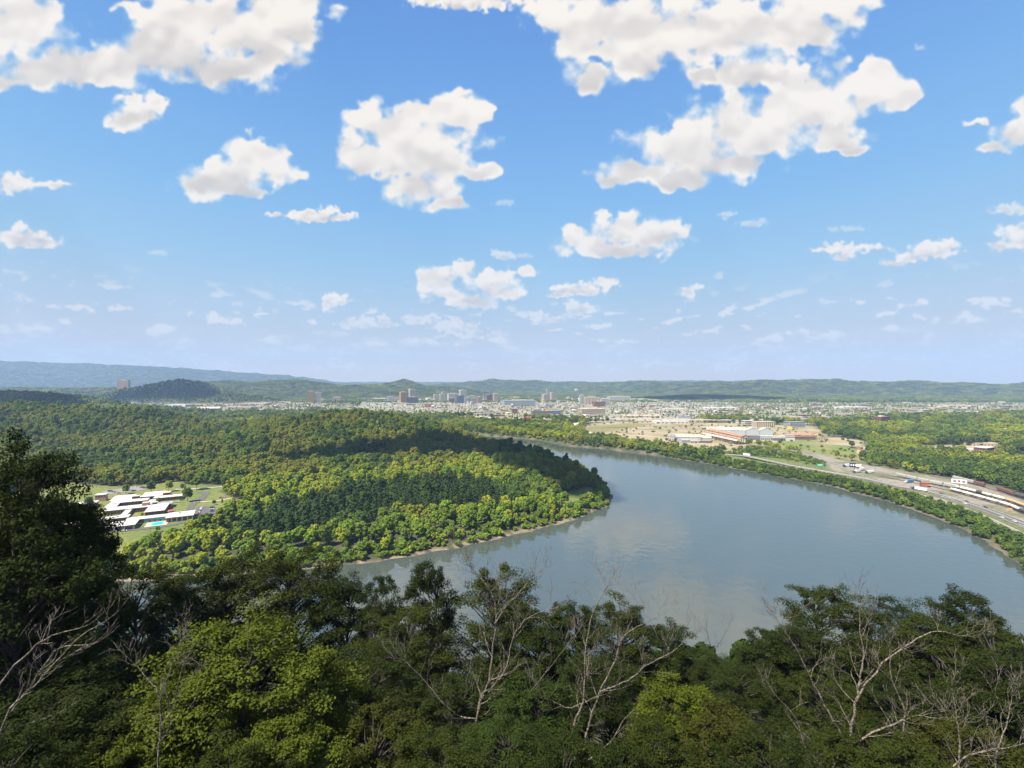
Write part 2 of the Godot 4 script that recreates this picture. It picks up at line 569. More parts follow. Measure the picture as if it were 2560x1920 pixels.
	add_zone("grass", [[1436, 1080], [1470, 1066], [1580, 1058], [1640, 1060], [1560, 1072], [1500, 1084]])
	add_zone("meadow", [[1880, 1112], [1990, 1099], [2060, 1092], [2120, 1118], [2190, 1140], [2150, 1152], [2050, 1142], [1960, 1124]])
	add_zone("dirt", [[2046, 1108], [2060, 1097], [2112, 1092], [2165, 1104], [2156, 1117], [2100, 1114]])
	add_zone("woods", [[2100, 1092], [2180, 1078], [2330, 1066], [2560, 1056], [2900, 1056], [2900, 1330], [2560, 1236], [2480, 1212], [2300, 1182], [2170, 1154], [2200, 1138], [2172, 1118], [2170, 1104]])
	add_zone("darkwoods", [[2150, 1150], [2200, 1146], [2320, 1160], [2450, 1168], [2560, 1180], [2900, 1240], [2900, 1330], [2560, 1236], [2480, 1212], [2300, 1182], [2170, 1156]])
	add_zone("dirt", [[2256, 1092], [2325, 1096], [2328, 1099], [2256, 1098]])
	add_zone("dirt", [[2292, 1132], [2300, 1118], [2340, 1112], [2440, 1114], [2500, 1114], [2512, 1128], [2480, 1140], [2420, 1142], [2400, 1130], [2362, 1136]])
	add_zone("lot", [[2400, 1132], [2480, 1136], [2570, 1138], [2570, 1154], [2500, 1152], [2420, 1146]])
	add_zone("mound", [[1820, 1152], [1806, 1132], [1850, 1114], [1890, 1113], [1990, 1128], [2060, 1150], [2070, 1166], [1950, 1152]], 12.0)
	add_zone("yard", [[1990, 1118], [2060, 1138], [2140, 1158], [2250, 1176], [2400, 1200], [2560, 1242], [2800, 1310], [2800, 1400], [2560, 1300], [2400, 1245], [2200, 1200], [2070, 1172], [2060, 1152], [1980, 1124]], 9.0)

func ridge(pts: Array, front: float, behind: float, rough: float):
	var box := Rect2(Vector2(pts[0][0], pts[0][1]), Vector2.ZERO)
	for p in pts:
		box = box.expand(Vector2(p[0], p[1]))
	ridges.append([pts, front, behind, rough, box.grow(maxf(front, behind) * 1.15)])

func shore(x: float, d: float) -> float:
	var fx := (x - sd_x0) / sd_step
	var fy := (d - sd_d0) / sd_step
	if fx < 0.0 or fy < 0.0 or fx >= sd_w - 1 or fy >= sd_h - 1:
		return 300.0
	var i := int(fx)
	var j := int(fy)
	var u := fx - i
	var v := fy - j
	var o := j * sd_w + i
	return lerpf(lerpf(sd_grid[o], sd_grid[o + 1], u), lerpf(sd_grid[o + sd_w], sd_grid[o + sd_w + 1], u), v) + fine_noise.get_noise_2d(x * 1.3, d * 1.3) * 5.0

func near_side(x: float, d: float) -> bool:
	return d < 262.0 - 0.03 * absf(x) if x < 300.0 else d < 290.0

func near_height(s: float) -> float:
	if s < 10.0:
		return s * 0.5
	if s < 125.0:
		return 5.0 + (s - 10.0) * 0.86
	if s < 190.0:
		return 103.9 + (s - 125.0) * 0.45
	return 133.2 + (s - 190.0) * 0.32

func height(x: float, d: float) -> float:
	var s := shore(x, d)
	if s <= 0.0:
		return maxf(s * 0.3, -4.0)
	if near_side(x, d) or d < 60.0:
		if d < 70.0:
			s = 190.0 - d + absf(x) * 0.04
		return near_height(s) + fine_noise.get_noise_2d(x, d) * 1.5
	var base := 1.6 * smoothstep(0.0, 7.0, s) + 6.4 * smoothstep(5.0, 34.0, s)
	var hill := 0.0
	var p := Vector2(x, d)
	for r in ridges:
		if not r[4].has_point(p):
			continue
		var pts: Array = r[0]
		var bd := 1e12
		var bh := 0.0
		var bdir := 0.0
		for k in pts.size() - 1:
			var ax: float = pts[k][0]
			var ay: float = pts[k][1]
			var ex: float = pts[k + 1][0] - ax
			var ey: float = pts[k + 1][1] - ay
			var t := clampf(((x - ax) * ex + (d - ay) * ey) / (ex * ex + ey * ey), 0.0, 1.0)
			var qx := ax + ex * t - x
			var qy := ay + ey * t - d
			var dd := qx * qx + qy * qy
			if dd < bd:
				bd = dd
				bh = lerpf(pts[k][2], pts[k + 1][2], t)
				bdir = qy
		var wide: float = r[1] if bdir > 0.0 else r[2]
		var q := sqrt(bd) / wide
		if q < 1.0:
			var sm := 1.0 - q * q * (3.0 - 2.0 * q)
			var nn := land_noise.get_noise_2d(x * 220.0 / wide, d * 220.0 / wide)
			if d > 4000.0:
				bh += land_noise.get_noise_2d(x * 0.9 + 40.0, d * 0.9) * 0.2 * minf(bh, 260.0)
			hill = maxf(hill, (bh - 8.0) * sm * (1.0 + r[3] * nn * smoothstep(0.0, 0.35, q)))
	if x < -260.0 and x > -660.0 and d > 395.0 and d < 690.0:
		# the levelled grounds of the hospital
		var inside := smoothstep(0.0, 40.0, minf(minf(x + 660.0, -260.0 - x), minf(d - 395.0, 690.0 - d)))
		hill = lerpf(hill, 4.0, inside)
		base = lerpf(base, 8.0, inside)
	elif d > 700.0 or x < -200.0:
		base += land_noise.get_noise_2d(x * 1.5, d * 1.5) * 1.2 * smoothstep(40.0, 90.0, s)
	return base + hill

func is_peninsula(x: float, d: float) -> bool:
	return d < 2600.0 and x < 200.0 and Geometry2D.is_point_in_polygon(Vector2(x, d), peninsula)

# grass and bare ground on the peninsula
var hospital_grounds := PackedVector2Array([Vector2(-640, 660), Vector2(-571, 640), Vector2(-524, 628), Vector2(-496, 645), Vector2(-477, 668), Vector2(-450, 645), Vector2(-423, 640), Vector2(-382, 634), Vector2(-372, 600), Vector2(-340, 566), Vector2(-312, 550), Vector2(-300, 528), Vector2(-298, 506), Vector2(-290, 476), Vector2(-286, 452), Vector2(-294, 418), Vector2(-318, 384), Vector2(-346, 366), Vector2(-400, 360), Vector2(-450, 384), Vector2(-520, 460), Vector2(-640, 520)])
var clearing := PackedVector2Array([Vector2(54, 560), Vector2(66, 596), Vector2(98, 634), Vector2(116, 636), Vector2(112, 604), Vector2(86, 568), Vector2(66, 548)])

func ground_kind(x: float, d: float, s: float) -> String:
	if s < 0.0:
		return "bed"
	if near_side(x, d) or d < 60.0:
		return "forest"
	if is_peninsula(x, d):
		var p := Vector2(x, d)
		if Geometry2D.is_point_in_polygon(p, hospital_grounds) or Geometry2D.is_point_in_polygon(p, clearing):
			return "lawn"
		if s < 5.0:
			return "beach"
		return "forest"
	if s < 4.0:
		return "bank"
	if d > 2600.0 and height(x, d) > 20.0:
		return "forest"
	var z := zone_at(x, d)
	if z != "":
		return z
	if x > 200.0 and d < 860.0 and s > 34.0 and s < 100.0:
		return "verge"
	if s < 60.0 and d < 1600.0:
		return "woods"
	if d > 4200.0 or x < -1500.0:
		return "forest"
	return "suburb"

func ground_color(kind: String, x: float, d: float) -> Color:
	var a := fine_noise.get_noise_2d(x * 0.6, d * 0.6)
	var b := land_noise.get_noise_2d(x * 6.0, d * 6.0)
	match kind:
		"bed": return Color(0.07, 0.07, 0.04)
		"beach": return Color(0.30, 0.235, 0.165).lerp(Color(0.20, 0.17, 0.11), clampf(0.5 + a, 0, 1))
		"bank": return Color(0.15, 0.125, 0.085)
		"lawn": return Color(0.15, 0.175, 0.035).lerp(Color(0.11, 0.15, 0.03), clampf(0.5 + b * 1.3, 0, 1)).lerp(Color(0.21, 0.19, 0.06), clampf(a * 0.9, 0, 0.6))
		"verge": return Color(0.12, 0.135, 0.045).lerp(Color(0.2, 0.18, 0.09), clampf(a, 0, 1))
		"grass": return Color(0.20, 0.19, 0.06)
		"meadow": return Color(0.14, 0.185, 0.035).lerp(Color(0.25, 0.215, 0.11), clampf(0.0 + a * 1.6 + b, 0, 1))
		"dirt": return Color(0.38, 0.31, 0.21).lerp(Color(0.26, 0.22, 0.12), clampf(0.3 + a * 1.4, 0, 1)).lerp(Color(0.15, 0.16, 0.05), clampf(b * 1.6 - 0.1, 0, 0.7))
		"lot": return Color(0.25, 0.24, 0.22)
		"yard": return Color(0.26, 0.235, 0.20).lerp(Color(0.13, 0.14, 0.06), clampf(0.25 + a * 1.6 + b, 0, 1))
		"mound": return Color(0.075, 0.12, 0.025).lerp(Color(0.13, 0.165, 0.035), clampf(0.4 + a * 1.3, 0, 1))
		"town": return Color(0.36, 0.33, 0.28).lerp(Color(0.13, 0.135, 0.06), clampf(0.35 + b * 2.0 + a, 0, 1))
		"edge": return Color(0.34, 0.31, 0.25).lerp(Color(0.12, 0.135, 0.05), clampf(0.5 + b * 2.0 + a, 0, 1))
		"mill": return Color(0.30, 0.26, 0.21).lerp(Color(0.10, 0.12, 0.045), clampf(0.45 + b * 2.0 + a, 0, 1))
		"suburb": return Color(0.11, 0.125, 0.045).lerp(Color(0.24, 0.22, 0.18), clampf(b * 2.4 - 0.1 + a, 0, 1))
		"woods", "darkwoods": return Color(0.05, 0.065, 0.02).lerp(Color(0.14, 0.13, 0.06), clampf(a, 0, 0.6))
	return Color(0.045, 0.058, 0.020).lerp(Color(0.07, 0.062, 0.03), clampf(0.5 + a, 0, 1))

func build_terrain():
	var angs := PackedFloat32Array()
	var a := -100.0
	while a <= 100.001:
		angs.append(deg_to_rad(a))
		a += 0.55 if absf(a + 0.2) < 52.0 else 4.0
	var rads := PackedFloat32Array()
	var r := 6.0
	while r < 18500.0:
		rads.append(r)
		r *= 1.0135 if r > 300.0 and r < 1700.0 else (1.022 if r <= 300.0 else 1.017)
	var nc := angs.size()
	var nr := rads.size()
	var v := PackedVector3Array()
	var col := PackedColorArray()
	var nrm := PackedVector3Array()
	v.resize(nc * nr)
	col.resize(nc * nr)
	nrm.resize(nc * nr)
	for j in nr:
		for i in nc:
			var x: float = sin(angs[i]) * rads[j]
			var d: float = cos(angs[i]) * rads[j]
			var k := j * nc + i
			v[k] = Vector3(x, height(x, d), -d)
			col[k] = ground_color(ground_kind(x, d, shore(x, d)), x, d)
	for j in nr:
		for i in nc:
			var i0 := maxi(i - 1, 0)
			var i1 := mini(i + 1, nc - 1)
			var j0 := maxi(j - 1, 0)
			var j1 := mini(j + 1, nr - 1)
			var nn := (v[j * nc + i1] - v[j * nc + i0]).cross(v[j1 * nc + i] - v[j0 * nc + i]).normalized()
			nrm[j * nc + i] = nn if nn.y > 0.0 else -nn
	var idx := PackedInt32Array()
	for j in nr - 1:
		for i in nc - 1:
			var k := j * nc + i
			idx.append(k); idx.append(k + nc); idx.append(k + 1)
			idx.append(k + 1); idx.append(k + nc); idx.append(k + nc + 1)
	var arr := []
	arr.resize(Mesh.ARRAY_MAX)
	arr[Mesh.ARRAY_VERTEX] = v
	arr[Mesh.ARRAY_NORMAL] = nrm
	arr[Mesh.ARRAY_COLOR] = col
	arr[Mesh.ARRAY_INDEX] = idx
	var mesh := ArrayMesh.new()
	mesh.add_surface_from_arrays(Mesh.PRIMITIVE_TRIANGLES, arr)
	var g := put_mesh("ground", mesh, mats["soil"])
	tag(g, "river plain, wooded hills and far mountain ridges", "", "", "structure")

func build_materials():
	var grain := noise_tex(31, 0.03, Color(0.72, 0.72, 0.72), Color(1, 1, 1), 256, 6)
	var soil := StandardMaterial3D.new()
	soil.resource_name = "soil"
	soil.vertex_color_use_as_albedo = true
	soil.roughness = 0.95
	soil.albedo_texture = grain
	soil.uv1_triplanar = true
	soil.uv1_world_triplanar = true
	soil.uv1_scale = Vector3.ONE * 0.02
	mats["soil"] = soil
	mats["grain_tex"] = grain
	mats["speck_tex"] = noise_tex(77, 0.06, Color(0.80, 0.80, 0.80), Color(1, 1, 1), 128, 4)
	mats["rust_tex"] = noise_tex(55, 0.02, Color(0.66, 0.55, 0.46), Color(1, 1, 1), 256, 6, 0.45)
	# river water: murky green body under a smooth surface with patches of ripple
	var w := StandardMaterial3D.new()
	w.resource_name = "river_water"
	w.albedo_color = lin(0.050, 0.063, 0.060)
	w.roughness = 1.0
	w.roughness_texture = noise_tex(12, 0.012, Color(0.02, 0.02, 0.02), Color(0.12, 0.12, 0.12), 512, 4, 0.52)
	w.metallic_specular = 0.707
	w.normal_enabled = true
	w.normal_texture = normal_tex(3, 0.03, 512, 3.0, 4)
	w.normal_scale = 0.10
	w.uv1_triplanar = true
	w.uv1_world_triplanar = true
	w.uv1_scale = Vector3.ONE * 0.0052
	mats["water"] = w
	var leaf := StandardMaterial3D.new()
	leaf.resource_name = "leaves"
	leaf.vertex_color_use_as_albedo = true
	leaf.roughness = 0.7
	leaf.metallic_specular = 0.2
	leaf.backlight_enabled = true
	leaf.backlight = Color(0.62, 0.62, 0.62)
	mats["leaf"] = leaf
	var bark := StandardMaterial3D.new()
	bark.resource_name = "bark"
	bark.vertex_color_use_as_albedo = true
	bark.roughness = 0.92
	bark.albedo_texture = noise_tex(88, 0.05, Color(0.30, 0.28, 0.27), Color(1, 1, 1), 256, 5, 0.45)
	bark.uv1_triplanar = true
	bark.uv1_world_triplanar = true
	bark.uv1_scale = Vector3.ONE * 0.45
	mats["bark"] = bark

func build_water():
	var b := MB.new()
	b.quad(Vector3(-1800, 0, -100), Vector3(1200, 0, -100), Vector3(1200, 0, -1900), Vector3(-1800, 0, -1900))
	var o := put_mesh("river", b.done(), mats["water"])
	tag(o, "wide calm river bending round the wooded peninsula", "", "", "structure")
	# the far reach of the same river behind the wooded hill
	var c := MB.new()
	var q := [gp(300, 1014.0, 8.5), gp(380, 1026.0, 8.5), gp(452, 1024.0, 8.5), gp(440, 1012.5, 8.5), gp(330, 1010.5, 8.5)]
	for k in [[0, 1, 4], [1, 3, 4], [1, 2, 3]]:
		var t := [q[k[0]] + Vector3(0, 1.5, 0), q[k[1]] + Vector3(0, 1.5, 0), q[k[2]] + Vector3(0, 1.5, 0)]
		c.tri(t[0], t[1], t[2])
	var o2 := put_mesh("river", c.done(), mats["water"])
	tag(o2, "narrow far reach of the river beside the mills", "", "", "structure")

# clouds overhead, out of the picture, whose shade lies on the peninsula and on far hills
func build_overhead_clouds():
	var white := plain_mat("cloud_white", lin(0.85, 0.85, 0.86), 1.0)
	var spots := [
		["shading the tip of the peninsula", 1500.0, [[-20, 960, 90], [104, 622, 40], [92, 690, 58], [52, 765, 66], [18, 860, 80], [-60, 905, 80], [-140, 900, 70], [-220, 865, 58], [-285, 815, 44], [-345, 790, 32], [-100, 1000, 70], [20, 980, 70], [120, 640, 30]]],
		["shading the dark hill", 3300.0, [[-2480, 3480, 260], [-2250, 3400, 170], [-2650, 3420, 200]]],
		["shading the ridge by the left edge", 2600.0, [[-2050, 2000, 220], [-2300, 2020, 220], [-1850, 1930, 120]]],
		["shading the wooded hill behind the town", 3300.0, [[1500, 4300, 260], [1850, 4330, 280], [2250, 4250, 220]]],
	]
	for s in spots:
		var b := MB.new()
		var off: Vector3 = sun_to * (s[1] / sun_to.y)
		for l in s[2]:
			puff(b, Vector3(l[0] + off.x, s[1] + rng.randf_range(-10, 10), -l[1] + off.z), l[2])
		var o := put_mesh("cloud", b.done(), white)
		tag(o, "cumulus cloud high overhead, outside the view, " + s[0], "", "", "structure")

func puff(b: MB, at: Vector3, r: float):
	var nu := 18
	var nv := 9
	var k := b.v.size()
	for j in nv + 1:
		for i in nu:
			var th := PI * j / nv
			var ph := TAU * i / nu
			var n := Vector3(sin(th) * cos(ph), cos(th), sin(th) * sin(ph))
			var rr := r * (1.0 + 0.22 * fine_noise.get_noise_3d(at.x + n.x * 60.0, at.y + n.y * 60.0, at.z + n.z * 60.0))
			b.v.append(at + Vector3(n.x * rr, n.y * rr * 0.3, n.z * rr))
			b.n.append(Vector3(n.x, n.y * 3.0, n.z).normalized())
			b.c.append(Color.WHITE)
	for j in nv:
		for i in nu:
			var p := k + j * nu + i
			var q := k + j * nu + (i + 1) % nu
			b.i.append(p); b.i.append(q + nu); b.i.append(p + nu)
			b.i.append(p); b.i.append(q); b.i.append(q + nu)

# ------------------------------------------------------------------ woods
# a broadleaf crown: leaf-sized faces on many clumps; about 11 m wide and 16 m tall with its trunk
func leaf_face(b: MB, at: Vector3, n: Vector3, size: float, spin: float):
	var u := n.cross(Vector3(0.2, 1.0, 0.1) if absf(n.y) < 0.9 else Vector3(1, 0.1, 0)).normalized()
	var w := n.cross(u)
	var a := u * cos(spin) + w * sin(spin)
	var c := w * cos(spin) - u * sin(spin)
	var k := b.v.size()
	b.v.append(at - a * size); b.v.append(at - c * size * 0.55 + n * size * 0.12); b.v.append(at + a * size); b.v.append(at + c * size * 0.55 + n * size * 0.12)
	for q in 4:
		b.n.append(n)
		b.c.append(b.col)
	b.i.append(k); b.i.append(k + 2); b.i.append(k + 1)
	b.i.append(k); b.i.append(k + 3); b.i.append(k + 2)

func crown_clump(b: MB, at: Vector3, r: float, count: int, size: float, flat: float = 0.8):
	for q in count:
		var n := Vector3(rng.randfn(), rng.randfn() + 0.35, rng.randfn()).normalized()
		var rad := r * rng.randf_range(0.72, 1.06)
		var p := at + Vector3(n.x * rad, n.y * rad * flat, n.z * rad)
		var nn := (n + Vector3(rng.randfn(), rng.randfn() + 0.95, rng.randfn()) * 0.42).normalized()
		var t := rng.randf_range(0.78, 1.16)
		b.col = Color(t, t, t * rng.randf_range(0.85, 1.1))
		leaf_face(b, p, nn, size * rng.randf_range(0.7, 1.3), rng.randf() * TAU)

func broad_crown(clumps: int, leaves: int, size: float, wide: float = 5.0, tall: float = 6.0, base: float = 3.4) -> MB:
	var b := MB.new()
	crown_clump(b, Vector3(0, base + tall, 0), wide * 0.55, leaves, size * 1.2)
	for q in clumps:
		var t := (q + 0.5) / clumps
		var y := lerpf(-0.75, 0.95, t)
		var rr := sqrt(maxf(0.05, 1.0 - y * y * 0.85))
		var ph := q * 2.4 + rng.randf() * 0.8
		var k := rng.randf_range(0.45, 0.78)
		var at := Vector3(cos(ph) * rr * wide * k, base + tall + y * tall * 0.72, sin(ph) * rr * wide * k)
		crown_clump(b, at, rng.randf_range(0.30, 0.44) * wide, leaves, size)
	return b

func pine_crown(clumps: int, leaves: int, size: float) -> MB:
	var b := MB.new()
	for q in clumps:
		var t := (q + 0.5) / clumps
		var y := 6.0 + t * 13.0
		var rr := lerpf(3.4, 0.7, t * t)
		var ph := q * 2.4 + rng.randf()
		crown_clump(b, Vector3(cos(ph) * rr * 0.7, y, sin(ph) * rr * 0.7), lerpf(2.0, 1.2, t), leaves, size, 0.55)
	return b

func far_clump(count: int) -> MB:
	# a patch of distant wood: several small crowns close together
	var b := MB.new()
	for q in count:
		var at := Vector3(rng.randf_range(-15, 15), rng.randf_range(7, 11), rng.randf_range(-15, 15))
		crown_clump(b, at, rng.randf_range(4.0, 6.5), 34, 2.0, 0.95)
	return b

func trunk_tube(b: MB, h: float, r: float):
	b.col = Color(0.5, 0.42, 0.34)
	b.tube(Vector3(0, -1.5, 0), Vector3(0.1, h * 0.55, 0.1), r, r * 0.7, 6)
	b.tube(Vector3(0.1, h * 0.55, 0.1), Vector3(0, h, 0), r * 0.7, r * 0.3, 5)

var tree_crowns := []
var tree_trunk: ArrayMesh
var leaf_tints := {}

func tint_mat(key: String, c: Color) -> StandardMaterial3D:
	if mats.has(key):
		return mats[key]
	var m: StandardMaterial3D = mats["leaf"].duplicate()
	m.resource_name = key
	m.albedo_color = c.linear_to_srgb()
	mats[key] = m
	return m

var species := {
	"mid green": Color(0.117, 0.173, 0.024),
	"olive green": Color(0.165, 0.184, 0.024),
	"bright yellow-green": Color(0.221, 0.265, 0.024),
	"fresh green": Color(0.130, 0.205, 0.024),
	"dark green": Color(0.065, 0.108, 0.022),
	"dark pine": Color(0.041, 0.073, 0.019),
}

func multi(called: String, mesh: Mesh, places: Array, tints: Array, label: String):
	if places.size() == 0:
		return
	var mm := MultiMesh.new()
	mm.transform_format = MultiMesh.TRANSFORM_3D
	mm.use_colors = true
	mm.mesh = mesh
	mm.instance_count = places.size()
	for k in places.size():
		mm.set_instance_transform(k, places[k])
		mm.set_instance_color(k, tints[k])
	var o := MultiMeshInstance3D.new()
	o.multimesh = mm
	o.material_override = mats["leaf"]
	o.name = numbered(called)
	add_child(o)
	tag(o, label, "woodland", "", "stuff")

func tree_at(mesh_scale: float, x: float, y: float, d: float) -> Transform3D:
	var s := mesh_scale * rng.randf_range(0.9, 1.1)
	return Transform3D(Basis(Vector3.UP, rng.randf() * TAU).scaled(Vector3(s, s * rng.randf_range(0.85, 1.15), s)), Vector3(x, y - 0.3, -d))

func build_forests():
	rng.seed = 101
	for q in 5:
		tree_crowns.append(broad_crown(17, 60, 0.92))
	for q in 3:
		tree_crowns.append(pine_crown(16, 40, 0.75))
	for q in 3:
		tree_crowns.append(broad_crown(9, 44, 0.62, 3.4, 2.3, 0.4))
	var crown_mesh := []
	var whole_mesh := []
	for q in tree_crowns.size():
		crown_mesh.append(tree_crowns[q].done())
		if q < 8:
			trunk_tube(tree_crowns[q], 11.0, 0.3)
		whole_mesh.append(tree_crowns[q].done())
	var tb := MB.new()
	trunk_tube(tb, 12.0, 0.32)
	tree_trunk = tb.done()
	var pines := poly_at([[560, 1330], [700, 1262], [860, 1218], [1050, 1196], [1180, 1196], [1250, 1222], [1270, 1252], [1160, 1262], [1000, 1276], [860, 1300], [700, 1340]], 18.0)
	var yellow := [poly_at([[540, 1222], [640, 1196], [820, 1186], [1040, 1176], [1060, 1200], [880, 1214], [740, 1244], [600, 1290], [520, 1270]], 18.0), poly_at([[1060, 1170], [1200, 1150], [1330, 1150], [1340, 1180], [1250, 1205], [1100, 1195]], 18.0), poly_at([[300, 1350], [420, 1330], [560, 1340], [640, 1370], [560, 1420], [340, 1430]], 14.0)]
	# --- the wooded peninsula
	var spots := []
	var step := 8.2
	var d := 350.0
	while d < 1480.0:
		var x := -1750.0
		while x < 190.0:
			var jx := x + rng.randf_range(-0.46, 0.46) * step
			var jd := d + rng.randf_range(-0.46, 0.46) * step
			x += step
			if jx < -1.15 * jd - 60.0:
				continue
			var s := shore(jx, jd)
			if s < 9.0 or not is_peninsula(jx, jd):
				continue
			var p := Vector2(jx, jd)
			if Geometry2D.is_point_in_polygon(p, hospital_grounds) or Geometry2D.is_point_in_polygon(p, clearing):
				continue
			if jd > 1340.0 + 0.0 * jx and jx > -1500.0:
				continue
			var kind := "mid green"
			var v := land_noise.get_noise_2d(jx * 3.0, jd * 3.0) + rng.randfn() * 0.10
			if Geometry2D.is_point_in_polygon(p, pines):
				kind = "dark pine" if rng.randf() < 0.82 else "dark green"
			elif yellow.any(func(z): return Geometry2D.is_point_in_polygon(p, z)):
				kind = "bright yellow-green" if rng.randf() < 0.72 else "fresh green"
			elif s < 60.0 and jd < 620.0:
				kind = "fresh green" if rng.randf() < 0.55 else ("bright yellow-green" if rng.randf() < 0.5 else "mid green")
			elif v > 0.02:
				kind = "olive green"
			elif v < -0.26:
				kind = "dark green"
			elif rng.randf() < 0.05:
				kind = "bright yellow-green"
			elif rng.randf() < 0.06:
				kind = "dark pine"
			var size := clampf(0.88 + rng.randfn() * 0.24, 0.5, 1.5)
			if s < 26.0:
				size *= 0.72
			elif kind == "bright yellow-green":
				size *= 0.95
			spots.append([jd * jd + jx * jx * 0.3, jx, height(jx, jd), jd, kind, size, s])
		d += step
		step = 8.2 if d < 800.0 else 9.4
	# bushes down to the waterline
	for q in 9000:
		var jx := rng.randf_range(-420, 150)
		var jd := rng.randf_range(340, 760)
		var s := shore(jx, jd)
		if s < 3.5 or s > 24.0 or not is_peninsula(jx, jd):
			continue
		spots.append([jd * jd + jx * jx * 0.3, jx, height(jx, jd), jd, "bush " + ("fresh green" if rng.randf() < 0.55 else ("bright yellow-green" if rng.randf() < 0.4 else "mid green")), rng.randf_range(0.5, 1.25), s])
	spots.sort_custom(func(a, b): return a[0] < b[0])
	var groups := {}
	var singles := 0
	for sp in spots:
		var bush: bool = sp[4].begins_with("bush ")
		if bush:
			sp[4] = sp[4].substr(5)
		var base: Color = species[sp[4]]
		var t := rng.randf_range(0.85, 1.15)
		var tint := Color(base.r * t * rng.randf_range(0.9, 1.1), base.g * t, base.b * t)
		var pick := rng.randi_range(0, 4) if sp[4] != "dark pine" else rng.randi_range(5, 7)
		if bush:
			pick = rng.randi_range(8, 10)
		# the ones that show largest stand alone: seen between the foreground crowns and the river, or along the shore
		var px: float = 1280.0 + sp[1] / sp[3] * FOCAL
		var py: float = 960.0 + (EYE - sp[2] - 8.0) / sp[3] * FOCAL
		var shown: bool = px > 330.0 and px < 1560.0 and py < 1440.0 - 0.02 * (1560.0 - px)
		if shown and not bush and singles < 290:
			singles += 1
			var stretch: String = ["nearest the hospital end", "below the pine stand", "midway along", "before the clearing", "by the tip"][clampi(int((px - 560.0) / 190.0), 0, 4)]
			var where := "in the peninsula wood, " + stretch
			if sp[6] < 34.0:
				where = "on the peninsula shore, " + stretch
			elif px < 560.0:
				where = "in front of the hospital grounds"
			var what := "pine tree" if sp[4] == "dark pine" else "broad tree"
			var shade_word: String = "dark green" if sp[4] == "dark pine" else sp[4]
			var o := thing("pine_tree" if sp[4] == "dark pine" else "leafy_tree", "%s %s %s %s" % ["tall" if sp[5] > 1.05 else ("small" if sp[5] < 0.82 else "middle-sized"), shade_word, what, where], "tree", Vector3(sp[1], sp[2] - 0.3, -sp[3]), rng.randf() * TAU, "single trees of the peninsula")
			var s2: float = sp[5]
			o.scale = Vector3(s2, s2 * rng.randf_range(0.85, 1.15), s2)
			var tone := rng.randi_range(0, 2)
			var mt := tint_mat("%s leaves %d" % [sp[4], tone], base * [0.86, 1.0, 1.14][tone])
			put_mesh("crown", crown_mesh[pick], mt, o)
			put_mesh("trunk", tree_trunk, mats["bark"], o)
		else:
			if not groups.has(pick):
				groups[pick] = [[], []]
			groups[pick][0].append(tree_at(sp[5], sp[1], sp[2], sp[3]))
			groups[pick][1].append(tint)
	print("peninsula trees ", spots.size())
	for k in groups:
		multi("forest", whole_mesh[k], groups[k][0], groups[k][1], "dense mixed wood covering the peninsula and its hill")
	# --- the near slope between the foreground trees and the river
	var pl := [[], [], [], [], []]
	var tl := [[], [], [], [], []]
	for q in 5200:
		var x := rng.randf_range(-420, 360)
		var dd := 68.0 + 172.0 * pow(rng.randf(), 1.5)
		if absf(x) > dd * 1.25 + 20.0 or not near_side(x, dd):
			continue
		var s := shore(x, dd)
		if s < 5.0:
			continue
		var pk := q % 5
		pl[pk].append(tree_at(rng.randf_range(0.9, 1.25) if s > 15.0 and dd > 82.0 else 0.62 if s > 15.0 else 0.45, x, height(x, dd), dd))
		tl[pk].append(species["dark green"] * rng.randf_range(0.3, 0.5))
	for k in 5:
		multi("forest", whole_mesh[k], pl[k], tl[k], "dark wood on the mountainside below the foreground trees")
	# --- the plain, the town and the far hills
	var small := []
	for q in 4:
		var bb := broad_crown(10, 26, 1.25)
		trunk_tube(bb, 10.0, 0.3)
		small.append(bb.done())
	var far := []
	for q in 4:
		far.append(far_clump(9).done())
	for q in 3:
		small.append(crown_mesh[8 + q])
	var np := [[], [], [], [], [], [], []]
	var nt := [[], [], [], [], [], [], []]
	var fp := [[], [], [], []]
	var ft := [[], [], [], []]
	for q in 6500:
		var x := rng.randf_range(200, 520)
		var dd := rng.randf_range(330, 980)
		var s := shore(x, dd)
		if s < 2.5 or s > 31.0 or is_peninsula(x, dd) or near_side(x, dd) or near_clear_line(x, dd):
			continue
		var low := s < 9.0
		var pk := rng.randi_range(4, 6) if low else rng.randi_range(0, 3)
		np[pk].append(tree_at(rng.randf_range(0.9, 1.5) if low else lerpf(0.85, 0.40, clampf((s - 8.0) / 24.0, 0, 1)) * rng.randf_range(0.75, 1.05), x, height(x, dd), dd))
		nt[pk].append((species["dark green"] if rng.randf() < 0.7 else species["mid green"]) * rng.randf_range(0.8, 1.2))
	var r := 380.0
